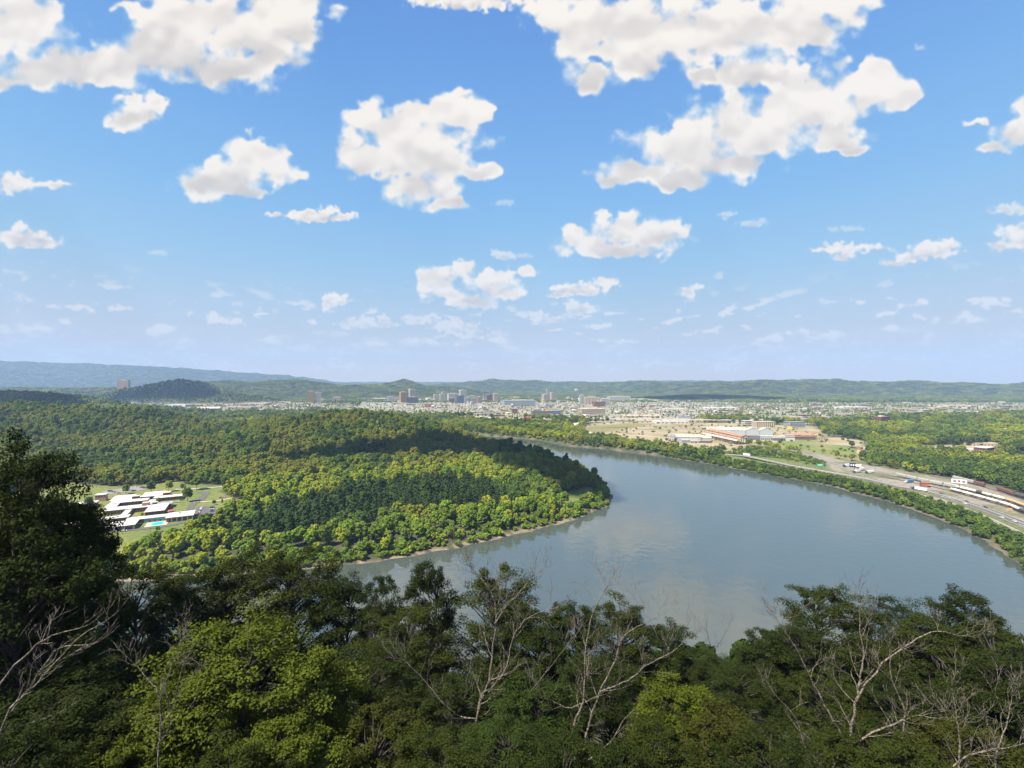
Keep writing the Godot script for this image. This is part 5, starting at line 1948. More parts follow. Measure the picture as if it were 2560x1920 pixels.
func build_railway():
	var t1 := along([[2200, 1188], [2330, 1215], [2390, 1230], [2512, 1264], [2560, 1283], [2760, 1360]], 9.0)
	var t2 := along([[2180, 1175], [2250, 1191], [2330, 1209], [2400, 1223], [2512, 1252], [2560, 1268], [2760, 1338]], 9.0)
	var t3 := along([[2360, 1192], [2400, 1201], [2456, 1215], [2500, 1227], [2560, 1247], [2760, 1305]], 9.0)
	rail_track(t1, "railway track nearest the highway in the yard")
	rail_track(t2, "second railway track of the yard")
	rail_track(t3, "railway track along the dark woods")
	var white := make_tank_car(plain_mat("tank_white", lin(0.68, 0.65, 0.56), 0.5, 0.0, mats["speck_tex"], 0.5))
	var dark := make_tank_car(plain_mat("tank_black", lin(0.05, 0.05, 0.055), 0.5))
	var tan := make_tank_car(plain_mat("tank_tan", lin(0.55, 0.36, 0.18), 0.55, 0.0, mats["speck_tex"], 0.5))
	var grey := make_hopper(plain_mat("hopper_grey", lin(0.36, 0.36, 0.34), 0.7, 0.0, mats["speck_tex"], 0.4))
	var brown := make_hopper(plain_mat("hopper_brown", lin(0.17, 0.08, 0.06), 0.75, 0.0, mats["speck_tex"], 0.4))
	var a := nearest_on(t1, 2392, 1230)
	var n := 0
	while a < t1.get_baked_length() - 20.0 and n < 12:
		var black := n == 6 or n == 11
		park_wagon(dark if black else white, t1, a, "tank_wagon", ("black tank wagon, %s from the far end of the front train" if black else "white tank wagon, %s from the far end of the front train") % nth(n + 1), "tank wagons of the front train")
		a += 17.4
		n += 1
	a = nearest_on(t2, 2402, 1224)
	n = 0
	while a < t2.get_baked_length() - 20.0 and n < 13:
		var pick := white
		var w := "white"
		if n == 4 or n == 5:
			pick = tan
			w = "tan"
		elif n > 5:
			pick = dark
			w = "black"
		park_wagon(pick, t2, a, "tank_wagon", "%s tank wagon, %s from the far end of the second train" % [w, nth(n + 1)], "tank wagons of the second train")
		a += 17.4
		n += 1
	a = nearest_on(t2, 2252, 1192)
	for k in 5:
		park_wagon(grey, t2, a + k * 18.2, "hopper_wagon", "grey hopper wagon, %s from the far end of the short hopper train" % nth(k + 1), "hopper wagons beside the woods")
	park_wagon(white, t2, a + 5 * 18.2 + 4.0, "tank_wagon", "single white tank wagon between the hoppers and the billboard", "tank wagons of the second train")
	park_wagon(dark, t2, a + 6 * 18.2 + 4.0, "tank_wagon", "single black tank wagon beside the billboard", "tank wagons of the second train")
	a = nearest_on(t3, 2392, 1200)
	for k in 3:
		park_wagon([grey, grey, brown][k], t3, a + k * 18.2, "hopper_wagon", ["grey hopper wagon first out of the dark woods", "grey hopper wagon before the brown one", "brown hopper wagon on the woodland track"][k], "hopper wagons beside the woods")
	a = nearest_on(t3, 2500, 1228)
	for k in 7:
		park_wagon(brown if k < 2 else dark, t3, a + k * 17.6, "hopper_wagon" if k < 2 else "tank_wagon", ("brown hopper wagon, %s of the train by the edge of the view" if k < 2 else "black tank wagon, %s of the train by the edge of the view") % nth(k + 1), "wagons of the woodland train")
	for p in [white, dark, tan, grey, brown]:
		p.free()
	# a locomotive on the curved track beside the bare lot
	var loco := thing("locomotive", "small orange and black diesel locomotive on the curved track", "locomotive", site(2152, 1124), deg_to_rad(30))
	var lb := MB.new()
	lb.box(Vector3(-8, 1.2, -1.4), Vector3(8, 2.0, 1.4))
	lb.box(Vector3(-7.5, 2.02, -1.0), Vector3(3.0, 3.8, 1.0))
	put_mesh("body", lb.done(), plain_mat("loco_orange", lin(0.42, 0.16, 0.05), 0.6), loco)
	var lc := MB.new()
	lc.box(Vector3(3.2, 2.02, -1.4), Vector3(6.4, 4.6, 1.4))
	put_mesh("cab", lc.done(), plain_mat("black_iron", Color.BLACK), loco)
	for x in [-5.0, 5.0]:
		var w := MB.new()
		wheelset(w, x)
		put_mesh("bogie", w.done(), plain_mat("black_iron", Color.BLACK), loco)

# ------------------------------------------------------------------ cars and lorries
func make_car(paint: StandardMaterial3D) -> Node3D:
	var o := Node3D.new()
	var b := MB.new()
	var prof := [[-2.2, 0.35], [-2.25, 0.75], [-2.1, 0.95], [-1.3, 1.0], [1.05, 0.98], [2.0, 0.82], [2.2, 0.62], [2.18, 0.35]]
	for k in prof.size() - 1:
		var p: Array = prof[k]
		var q: Array = prof[k + 1]
		b.quad(Vector3(q[0], q[1], 0.88), Vector3(q[0], q[1], -0.88), Vector3(p[0], p[1], -0.88), Vector3(p[0], p[1], 0.88))
	for s in [-1.0, 1.0]:
		for k in range(1, prof.size() - 1):
			var u := [Vector3(prof[0][0], prof[0][1], s * 0.88), Vector3(prof[k][0], prof[k][1], s * 0.88), Vector3(prof[k + 1][0], prof[k + 1][1], s * 0.88)]
			if s > 0:
				b.tri(u[0], u[2], u[1])
			else:
				b.tri(u[0], u[1], u[2])
	put_mesh("body", b.done(), paint, o)
	var c := MB.new()
	c.quad(Vector3(-1.75, 0.98, 0.80), Vector3(0.95, 0.98, 0.80), Vector3(0.25, 1.42, 0.66), Vector3(-1.2, 1.42, 0.66))
	c.quad(Vector3(0.95, 0.98, -0.80), Vector3(-1.75, 0.98, -0.80), Vector3(-1.2, 1.42, -0.66), Vector3(0.25, 1.42, -0.66))
	c.quad(Vector3(0.95, 0.98, 0.80), Vector3(0.95, 0.98, -0.80), Vector3(0.25, 1.42, -0.66), Vector3(0.25, 1.42, 0.66))
	c.quad(Vector3(-1.75, 0.98, -0.80), Vector3(-1.75, 0.98, 0.80), Vector3(-1.2, 1.42, 0.66), Vector3(-1.2, 1.42, -0.66))
	put_mesh("windows", c.done(), glass_mat(), o)
	var r := MB.new()
	r.box(Vector3(-1.22, 1.42, -0.67), Vector3(0.27, 1.47, 0.67))
	put_mesh("roof", r.done(), paint, o)
	var rub := plain_mat("tyre_rubber", lin(0.02, 0.02, 0.02), 0.9)
	for x in [-1.35, 1.35]:
		for z in [-0.80, 0.80]:
			var w := MB.new()
			w.tube(Vector3(x, 0.33, z - 0.11), Vector3(x, 0.33, z + 0.11), 0.33, 0.33, 12, true)
			var wh := put_mesh("wheel", w.done(), rub, o)
			var ri := MB.new()
			ri.tube(Vector3(x, 0.33, z - 0.12), Vector3(x, 0.33, z + 0.12), 0.2, 0.2, 8, true)
			put_mesh("rim", ri.done(), plain_mat("rim_metal", lin(0.5, 0.5, 0.5), 0.35, 0.8), wh)
	return o

func make_lorry(paint: StandardMaterial3D, cab: StandardMaterial3D) -> Node3D:
	var o := Node3D.new()
	var t := MB.new()
	t.box(Vector3(-8.5, 1.15, -1.28), Vector3(5.2, 4.1, 1.28))
	put_mesh("trailer", t.done(), paint, o)
	var c := MB.new()
	c.box(Vector3(5.7, 0.8, -1.2), Vector3(7.6, 3.6, 1.2))
	c.box(Vector3(7.62, 0.8, -1.05), Vector3(9.2, 2.1, 1.05))
	put_mesh("cab", c.done(), cab, o)
	var g := MB.new()
	g.box(Vector3(7.5, 2.2, -1.1), Vector3(7.68, 3.3, 1.1))
	put_mesh("windscreen", g.done(), glass_mat(), o)
	var rub := plain_mat("tyre_rubber", lin(0.02, 0.02, 0.02), 0.9)
	for x in [-7.2, -5.9, 4.4, 5.7, 8.4]:
		for z in [-1.0, 1.0]:
			var w := MB.new()
			w.tube(Vector3(x, 0.5, z - 0.2), Vector3(x, 0.5, z + 0.2), 0.5, 0.5, 12, true)
			put_mesh("wheel", w.done(), rub, o)
	return o

func set_down(proto: Node3D, called: String, at: Vector3, turn: float, label: String, category: String, group: String):
	var o: Node3D = proto.duplicate()
	o.name = numbered(called)
	add_child(o)
	o.position = at
	o.rotation.y = turn
	tag(o, label, category, group)

func build_traffic():
	rng.seed = 505
	var paints := {}
	for p in [["white", 0.72, 0.72, 0.72], ["silver", 0.42, 0.43, 0.45], ["black", 0.03, 0.03, 0.035], ["dark blue", 0.03, 0.05, 0.13], ["red", 0.28, 0.03, 0.03], ["grey", 0.16, 0.165, 0.17]]:
		var m := plain_mat("car_" + p[0], lin(p[1], p[2], p[3]), 0.28)
		m.clearcoat_enabled = true
		m.clearcoat = 0.6
		m.clearcoat_roughness = 0.1
		paints[p[0]] = make_car(m)
	# parked by the hospital
	var parked := [
		[-345, 520, -0.9, "silver", "silver car first in the small car park row"], [-342, 514, -0.9, "white", "white car second in the small car park row"], [-338.5, 508, -0.9, "dark blue", "dark blue car third in the small car park row"], [-335.5, 502, -0.9, "silver", "silver car near the end of the car park row"], [-332.5, 496.5, -0.9, "red", "red car last in the small car park row"],
		[-334, 521, 0.6, "black", "black car on the lawn side of the small car park"], [-329, 513, 0.6, "white", "white car on the lawn side of the small car park"], [-324, 506, 0.6, "dark blue", "dark blue car at the corner of the small car park"],
		[-363, 438, 0.4, "white", "white car on the road in front of the pavilion"], [-383, 434, 0.4, "black", "black car beside the pavilion posts"], [-371, 437, 0.4, "silver", "silver car below the pavilion"],
		[-390, 545, 0.5, "white", "white car beside the driveway tree"], [-392, 556, 0.5, "black", "black car behind the window wing"], [-352, 566, 0.3, "red", "red car parked by the wire enclosure"], [-348, 567, 0.3, "silver", "silver car parked by the wire enclosure"], [-424, 582, 0.2, "black", "black car behind the back hospital building"],
	]
	for c in parked:
		set_down(paints[c[3]], "parked_car", Vector3(c[0], height(c[0], c[1]) + 0.33, -c[1]), c[2], c[4], "car", "cars parked at the hospital")
	var names := ["white", "black", "silver", "dark blue", "grey", "white", "black", "silver"]
	for row in 3:
		for k in 8:
			if rng.randf() < 0.25:
				continue
			var o := Vector2(-520, 603).lerp(Vector2(-502, 628), row / 2.0) + Vector2(24, -13) * (k / 7.0)
			var w: String = names[(k * 3 + row) % 8]
			set_down(paints[w], "parked_car", Vector3(o.x, height(o.x, o.y) + 0.33, -o.y), 1.0 + rng.randf_range(-0.1, 0.1), "%s car, %s in the %s row of the gravel car park" % [w, nth(k + 1), nth(row + 1)], "car", "cars in the gravel car park")
	# on the highway
	var hw := Curve2D.new()
	for p in road_points(road_list[0]):
		hw.add_point(p)
	var run := [[2520, 1294, -6, "white"], [2545, 1303, -3, "white"], [2452, 1267, 6, "black"], [2428, 1259, -5, "white"], [2404, 1253, 4, "dark blue"], [2375, 1245, -5, "silver"], [2340, 1233, 5, "black"], [2270, 1220, 4, "dark blue"], [2120, 1187, -5, "silver"], [2000, 1168, -4, "white"], [1925, 1157, 5, "silver"], [1880, 1150, -5, "white"], [1850, 1146, 4, "dark blue"], [1800, 1138, -4, "white"], [1760, 1132, 5, "black"]]
	var n := 0
	for c in run:
		n += 1
		var at := nearest_on(hw, c[0], c[1])
		var p := hw.sample_baked(at)
		var q := hw.sample_baked(at + 3.0)
		var t := (q - p).normalized()
		var s: Vector2 = Vector2(t.y, -t.x) * c[2]
		set_down(paints[c[3]], "passing_car", Vector3(p.x + s.x, height(p.x, p.y) + 0.5, -p.y - s.y), atan2(t.y, t.x) + (PI if c[2] > 0 else 0.0), "%s car on the highway, %s counted from the edge of the view" % [c[3], nth(n)], "car", "cars on the highway")
	# lorries
	var cabs := {}
	cabs["white"] = make_lorry(plain_mat("trailer_white", lin(0.66, 0.67, 0.70), 0.5), plain_mat("cab_dark", lin(0.03, 0.035, 0.06), 0.4))
	cabs["blue"] = make_lorry(plain_mat("trailer_blue", lin(0.05, 0.20, 0.34), 0.5), plain_mat("cab_white", lin(0.6, 0.6, 0.6), 0.4))
	var at2 := nearest_on(hw, 2308, 1224)
	var p2 := hw.sample_baked(at2)
	var t2 := (hw.sample_baked(at2 + 3.0) - p2).normalized()
	set_down(cabs["white"], "lorry", Vector3(p2.x + t2.y * -4.5, height(p2.x, p2.y) + 0.5, -p2.y + t2.x * -4.5), atan2(t2.y, t2.x), "white articulated lorry driving on the highway below the red house", "lorry", "lorries")
	var at3 := nearest_on(hw, 1862, 1147)
	var p3 := hw.sample_baked(at3)
	var t3 := (hw.sample_baked(at3 + 3.0) - p3).normalized()
	set_down(cabs["white"], "lorry", Vector3(p3.x + t3.y * 4.5, height(p3.x, p3.y) + 0.5, -p3.y + t3.x * 4.5), atan2(t3.y, t3.x), "white articulated lorry on the far stretch of the highway", "lorry", "lorries")
	for l in [[2142, 1181, 0.45, "white", "white trailer lorry parked by the dark billboard, nearest the highway"], [2152, 1176, 0.45, "white", "white trailer lorry parked behind another by the dark billboard"], [2174, 1182, 0.3, "white", "white lorry at the end of the parked row"], [2118, 1170, 0.3, "white", "white lorry with a dark cab on the service road"], [2273, 1205, 0.35, "blue", "blue-topped lorry parked on the rail yard strip"]]:
		var g := gp(l[0], l[1], 9.0)
		set_down(cabs[l[3]], "lorry", Vector3(g.x, height(g.x, -g.z) + 0.5, g.z), l[2] + PI, l[4], "lorry", "lorries")
	for k in paints:
		paints[k].free()
	for k in cabs:
		cabs[k].free()

# ------------------------------------------------------------------ signs, lamps, poles
func print_tex(back: Color, marks: Array, w: int = 128, h: int = 48) -> ImageTexture:
	var im := Image.create(w, h, false, Image.FORMAT_RGB8)
	im.fill(back)
	for m in marks:
		im.fill_rect(Rect2i(m[0], m[1], m[2], m[3]), m[4])
	return ImageTexture.create_from_image(im)

func panel_mesh(w: float, h: float) -> ArrayMesh:
	var st := SurfaceTool.new()
	st.begin(Mesh.PRIMITIVE_TRIANGLES)
	var p := [Vector3(-w / 2, 0, 0), Vector3(w / 2, 0, 0), Vector3(w / 2, h, 0), Vector3(-w / 2, h, 0)]
	var u := [Vector2(0, 1), Vector2(1, 1), Vector2(1, 0), Vector2(0, 0)]
	for k in [0, 2, 1, 0, 3, 2]:
		st.set_normal(Vector3(0, 0, 1))
		st.set_uv(u[k])
		st.add_vertex(p[k])
	return st.commit()

func billboard(px: float, py: float, w: float, h: float, lift: float, face: StandardMaterial3D, label: String, turn: float):
	var o := thing("billboard", label, "billboard", site(px, py), turn)
	var iron := plain_mat("black_iron", Color.BLACK)
	var pm := MB.new()
	pm.tube(Vector3(0, 0, -0.4), Vector3(0, lift + h * 0.5, -0.4), 0.45, 0.4, 8)
	put_mesh("post", pm.done(), plain_mat("post_brown", lin(0.10, 0.07, 0.06), 0.8), o)
	var b := MB.new()
	b.box(Vector3(-w / 2, lift, -0.3), Vector3(w / 2, lift + h, 0.0))
	b.box(Vector3(-w / 2, lift - 0.5, -0.2), Vector3(w / 2, lift - 0.1, 0.7))
	put_mesh("frame", b.done(), iron, o)
	put_mesh("poster", panel_mesh(w - 0.4, h - 0.4), face, o, Vector3(0, lift + 0.2, 0.03))

func poster_mat(key: String, tex: Texture2D) -> StandardMaterial3D:
	var m := StandardMaterial3D.new()
	m.resource_name = key
	m.albedo_texture = tex
	m.roughness = 0.6
	return m

func build_street_furniture():
	rng.seed = 606
	var w := Color(0.92, 0.92, 0.92)
	billboard(2398, 1233, 15, 5.5, 13, poster_mat("poster_white", print_tex(w, [[14, 14, 26, 22, Color(0.2, 0.25, 0.45)], [52, 8, 24, 26, Color(0.75, 0.25, 0.2)], [88, 14, 26, 22, Color(0.2, 0.25, 0.45)], [8, 40, 112, 4, Color(0.5, 0.5, 0.55)]])), "white roadside billboard with small blue and red figures on a tall post", -0.75)
	billboard(2136, 1180, 13, 6.5, 8, poster_mat("poster_dark", print_tex(Color(0.10, 0.06, 0.10), [[12, 14, 100, 20, Color(0.75, 0.8, 0.88)], [30, 16, 12, 16, Color(0.1, 0.06, 0.1)], [60, 16, 10, 16, Color(0.1, 0.06, 0.1)], [86, 16, 10, 16, Color(0.1, 0.06, 0.1)]])), "dark billboard with pale lettering above the parked lorries", -0.5)
	billboard(2147, 1181, 7.5, 5.0, 9, poster_mat("poster_blank", print_tex(Color(0.78, 0.76, 0.70), [[10, 14, 100, 5, Color(0.55, 0.53, 0.5)], [10, 26, 80, 4, Color(0.55, 0.53, 0.5)]])), "pale billboard next to the dark billboard", -0.5)
	billboard(1974, 1078, 14, 7, 7, poster_mat("poster_yellow", print_tex(Color(0.95, 0.72, 0.08), [[12, 18, 104, 10, Color(0.75, 0.45, 0.05)]])), "bright yellow billboard behind the foundry", -0.4)
	billboard(1319, 1056, 16, 7, 16, poster_mat("poster_red", print_tex(Color(0.78, 0.18, 0.2), [[16, 6, 90, 12, Color(0.25, 0.6, 0.4)]])), "red billboard with green top above the riverside trees", 0.0)
	# green road signs on gantries
	for s in [[1783, 1132, 13, 5.0, "large green road sign with a yellow strip beside the foundry"], [2051, 1172, 10, 4.4, "green road sign on a post at the end of the mound"], [1427, 1072, 12, 4.5, "green road sign at the highway curve"]]:
		var o := thing("road_sign", s[4], "sign", site(s[0], s[1]), -0.45)
		for e in [-0.4, 0.4]:
			var pm := MB.new()
			pm.tube(Vector3(s[2] * e, 0, -0.2), Vector3(s[2] * e, 8.5, -0.2), 0.2, 0.2, 6)
			put_mesh("post", pm.done(), plain_mat("galvanised", Color.GRAY), o)
		var b := MB.new()
		b.box(Vector3(-s[2] * 0.5, 4.0, -0.08), Vector3(s[2] * 0.5, 4.0 + s[3], 0.08))
		put_mesh("panel", b.done(), plain_mat("sign_green", lin(0.01, 0.22, 0.15), 0.5), o)
		for k in 2:
			var t := MB.new()
			t.box(Vector3(-s[2] * 0.36, 4.0 + s[3] * (0.42 + 0.26 * k), 0.09), Vector3(s[2] * (0.2 + 0.1 * k), 4.0 + s[3] * (0.52 + 0.26 * k), 0.11))
			put_mesh("lettering", t.done(), plain_mat("paint_white", Color.WHITE), o)
		if s[0] == 1783:
			var y := MB.new()
			y.box(Vector3(-s[2] * 0.1, 4.1, 0.09), Vector3(s[2] * 0.48, 5.1, 0.12))
			put_mesh("yellow_strip", y.done(), plain_mat("sign_yellow", lin(0.75, 0.50, 0.03), 0.5), o)
	var og := thing("work_sign", "small orange road-works board on two legs by the rail yard", "sign", site(2524, 1279), -0.6)
	for e in [-2.0, 2.0]:
		var pm := MB.new()
		pm.box(Vector3(e - 0.1, 0, -0.1), Vector3(e + 0.1, 4.0, 0.1))
		put_mesh("leg", pm.done(), plain_mat("orange", Color.ORANGE), og)
	var ob := MB.new()
	ob.box(Vector3(-2.2, 3.2, -0.1), Vector3(2.2, 4.4, 0.1))
	put_mesh("board", ob.done(), plain_mat("orange", Color.ORANGE), og)
	# lamp posts along the highway and power poles
	var steel := plain_mat("galvanised", Color.GRAY)
	var hw := Curve2D.new()
	for p in road_points(road_list[0]):
		hw.add_point(p)
	var at := 20.0
	var n := 0
	while at < 700.0:
		var p := hw.sample_baked(at)
		var t := (hw.sample_baked(at + 2.0) - p).normalized()
		var s := Vector2(t.y, -t.x) * -13.5
		n += 1
		var o := thing("street_lamp", "grey highway lamp post, %s along the road from the edge of the view" % nth(n), "street lamp", Vector3(p.x + s.x, height(p.x + s.x, p.y + s.y) - 0.2, -p.y - s.y), atan2(t.y, t.x) + PI / 2, "lamp posts along the highway")
		var m := MB.new()
		m.tube(Vector3.ZERO, Vector3(0, 11.5, 0), 0.16, 0.10, 6)
		put_mesh("pole", m.done(), steel, o)
		var a := MB.new()
		a.tube(Vector3(0, 11.5, 0), Vector3(-2.4, 12.0, 0), 0.07, 0.06, 5)
		put_mesh("arm", a.done(), steel, o)
		var l := MB.new()
		l.box(Vector3(-3.2, 11.9, -0.18), Vector3(-2.3, 12.1, 0.18))
		put_mesh("lamp_head", l.done(), steel, o)
		at += 55.0
	var poles := [[241, 1219, 12, "wooden power pole at the edge of the far lawn"], [317, 1216, 12, "wooden power pole before the forest edge"], [376, 1345, 11, "brown wooden pole below the hospital garden"], [472, 1283, 14, "tall pale lamp mast beside the hospital driveway"], [524, 1236, 9, "grey lamp post on the far lawn"], [560, 1232, 10, "lamp post near the wire enclosure"],
		[2250, 1150, 26, "steel pylon pole in the woods, first of the line"], [2200, 1152, 24, "steel pylon pole beside the rail bend"], [2290, 1150, 26, "steel pylon pole deeper in the woods"], [2190, 1143, 22, "steel pole near the curved dirt track"], [2359, 1098, 40, "tall grey mast above the woods"], [1656, 1062, 40, "tall thin mast behind the foundry"], [2126, 1152, 22, "steel pole beside the meadow"], [2105, 1176, 14, "twin-legged grey post by the service road"], [1352, 1052, 36, "tall lighting mast at the viaduct"], [1404, 1052, 36, "tall lighting mast beside the viaduct ramp"], [1470, 1050, 34, "lighting mast beyond the viaduct"], [1296, 1060, 30, "lighting mast at the riverside sheds"]]
	for q in poles:
		var o := thing("utility_pole", q[3], "pole", site(q[0], q[1], 9.0 if q[0] > 1000 else 12.0), 0.2)
		var m := MB.new()
		var hgt: float = q[2]
		m.tube(Vector3.ZERO, Vector3(0, hgt, 0), 0.22 if hgt < 20 else 0.4, 0.12 if hgt < 20 else 0.22, 6)
		var wood: bool = q[3].contains("wooden")
		put_mesh("pole", m.done(), plain_mat("pole_wood", lin(0.16, 0.11, 0.075), 0.9) if wood else steel, o)
		var c := MB.new()
		c.box(Vector3(-1.4, hgt - 0.9, -0.08), Vector3(1.4, hgt - 0.7, 0.08))
		put_mesh("crossarm" if wood else "head", c.done(), plain_mat("pole_wood", Color.BROWN) if wood else steel, o)
	# the small red brick house by the highway
	var hs := thing("brick_house", "small red brick house with an orange awning beside the highway", "house", site(2312, 1216), deg_to_rad(-25))
	gable_block(hs, Vector3(-4.5, 0, -4), Vector3(4.5, 6, 4), 8, "brick", "brown", true, 0.4)
	windows(hs, Vector3(-4.5, 0, -4), Vector3(4.5, 6, 4), [3, 1.2, 2.8, 1.2], ["front"])
	var aw := MB.new()
	aw.slab(Vector3(1, 2.6, 5.6), Vector3(4, 2.6, 5.6), Vector3(4, 3.4, 4.1), Vector3(1, 3.4, 4.1), 0.15, true)
	put_mesh("awning", aw.done(), plain_mat("awning", lin(0.40, 0.08, 0.03), 0.7), hs)
	# crane over the mill district
	var cr := thing("tower_crane", "thin red construction crane over the mill district", "crane", site(321, 1004), 0.4)
	var red := plain_mat("crane_red", lin(0.42, 0.10, 0.05), 0.7)
	var cm := MB.new()
	cm.box(Vector3(-1.2, 0, -1.2), Vector3(1.2, 54, 1.2))
	put_mesh("mast", cm.done(), red, cr)
	var cj := MB.new()
	cj.box(Vector3(-12, 54, -0.8), Vector3(34, 55.6, 0.8))
	put_mesh("jib", cj.done(), red, cr)

# ------------------------------------------------------------------ the trees in front
var fore_kinds := []

# skeleton of a leafy tree of unit form: 20 m tall, 11 m wide; leaf clumps sit at the branch ends
func leafy_tree_meshes(sd: int, clumps: int, leaves: int, size: float, slender: float) -> Array:
	rng.seed = sd
	var wood := MB.new()
	wood.col = Color(0.045, 0.039, 0.033)
	var leaf := MB.new()
	var p := Vector3(0, -2, 0)
	var axis := [p]
	for k in 7:
		p += Vector3(rng.randf_range(-0.5, 0.5), 2.7, rng.randf_range(-0.5, 0.5))
		axis.append(p)
	for k in axis.size() - 1:
		wood.tube(axis[k], axis[k + 1], lerpf(0.34, 0.07, k / 7.0), lerpf(0.34, 0.07, (k + 1) / 7.0), 7)
	for q in clumps:
		var t := (q + 0.5) / clumps
		var y := lerpf(4.0, 19.0, pow(t, 0.85))
		var rr := 5.4 * slender * sqrt(maxf(0.04, 1.0 - pow((y - 10.0) / 9.8, 2.0)))
		var ph := q * 2.399 + rng.randf_range(-0.5, 0.5)
		var k := rng.randf_range(0.55, 1.05)
		var end := Vector3(cos(ph) * rr * k, y + rng.randf_range(-0.8, 0.8), sin(ph) * rr * k)
		var from_y := clampf(y - rr * 0.75, 3.0, 15.5)
		var ai := clampi(int((from_y + 2.0) / 2.7), 0, 6)
		var root: Vector3 = axis[ai].lerp(axis[ai + 1], fposmod((from_y + 2.0) / 2.7, 1.0))
		var mid := root.lerp(end, 0.55) + Vector3(rng.randf_range(-0.4, 0.4), rng.randf_range(0.0, 0.7), rng.randf_range(-0.4, 0.4))
		wood.tube(root, mid, 0.10, 0.06, 5)
		wood.tube(mid, end, 0.06, 0.02, 4)
		var cr := rng.randf_range(0.95, 1.75)
		var tone := rng.randf_range(0.8, 1.15)
		# three or four sub-clumps make one spray
		for s in 4:
			var c := end + Vector3(rng.randfn(), rng.randfn() * 0.45, rng.randfn()) * cr * 0.55
			for l in leaves / 4:
				var n := Vector3(rng.randfn(), rng.randfn() * 0.75 + 0.2, rng.randfn()).normalized()
				var rad := cr * 0.62 * rng.randf_range(0.35, 1.05)
				var nn := (n * 0.55 + Vector3(rng.randfn() * 0.6, 0.35 + rng.randf() * 0.5, rng.randfn() * 0.6)).normalized()
				var tt := tone * rng.randf_range(0.7, 1.25)
				leaf.col = Color(tt * rng.randf_range(0.92, 1.1), tt, tt * rng.randf_range(0.8, 1.1))
				leaf_face(leaf, c + Vector3(n.x * rad, n.y * rad * 0.72, n.z * rad), nn, size * rng.randf_range(0.7, 1.3), rng.randf() * TAU)
	return [leaf.done(), wood.done()]

func bare_branch(b: MB, p: Vector3, dir: Vector3, length: float, r: float, depth: int, up: float):
	var n := 4
	var q := p
	for k in n:
		var d2 := (dir + Vector3(rng.randfn(), rng.randfn(), rng.randfn()) * 0.11 + Vector3(0, up, 0)).normalized()
		var e := q + d2 * length / n
		var ra := lerpf(r, r * 0.4, float(k) / n)
		var rb := lerpf(r, r * 0.4, float(k + 1) / n)
		b.tube(q, e, ra, rb, 6 if ra > 0.05 else 4)
		if depth > 0 and k > 0 and rng.randf() < 0.78:
			var side := Vector3(rng.randfn(), rng.randfn() * 0.5 + 0.3, rng.randfn()).normalized()
			bare_branch(b, e, (d2 * 0.9 + side * 0.62).normalized(), length * rng.randf_range(0.5, 0.8), maxf(rb * 0.6, 0.0095), depth - 1, up)
		dir = d2
		q = e

# a limb through survey points (px, py) at a distance, from radius r0 to r1; side branches grow from it
func limb(b: MB, pts: Array, d: float, r0: float, r1: float, kids: int, twig: float, depth: int):
	var w := []
	for p in pts:
		var dd: float = d + (p[2] if p.size() > 2 else 0.0)
		w.append(Vector3((p[0] - 1280.0) / FOCAL * dd, EYE - (p[1] - 960.0) / FOCAL * dd, -dd))
	var n := w.size() - 1
	var kink := Vector3.ZERO
	for k in n:
		var steps := 5
		for s in steps:
			var t0 := float(s) / steps
			var t1 := float(s + 1) / steps
			var a0: Vector3 = w[maxi(k - 1, 0)]
			var a3: Vector3 = w[mini(k + 2, n)]
			var x: Vector3 = (w[k] as Vector3).cubic_interpolate(w[k + 1], a0, a3, t0) + kink
			kink = Vector3(rng.randfn(), rng.randfn(), rng.randfn()) * lerpf(r0, r1, (k + t1) / n) * 0.42
			var y: Vector3 = (w[k] as Vector3).cubic_interpolate(w[k + 1], a0, a3, t1) + kink
			var f0 := (k + t0) / n
			var f1 := (k + t1) / n
			b.tube(x, y, lerpf(r0, r1, f0) * 0.64, lerpf(r0, r1, f1) * 0.64, 8)
			if k * steps + s > 1 and rng.randf() < float(kids) / (n * steps):
				var dir := (y - x).normalized()
				var side := Vector3(rng.randfn(), rng.randfn() * 0.5 + 0.4, rng.randfn() * 0.7).normalized()
				bare_branch(b, y, (dir * 0.7 + side).normalized(), twig * rng.randf_range(0.6, 1.2), lerpf(r0, r1, f1) * 0.34, depth, 0.06)
	var last: Vector3 = w[n] + kink
	var ld := (last - (w[n - 1] as Vector3)).normalized()
	bare_branch(b, last, ld, twig, r1 * 0.66, depth, 0.08)
	bare_branch(b, last, (ld + Vector3(rng.randfn(), 0.3, rng.randfn()) * 0.5).normalized(), twig * 0.8, r1 * 0.5, depth, 0.08)

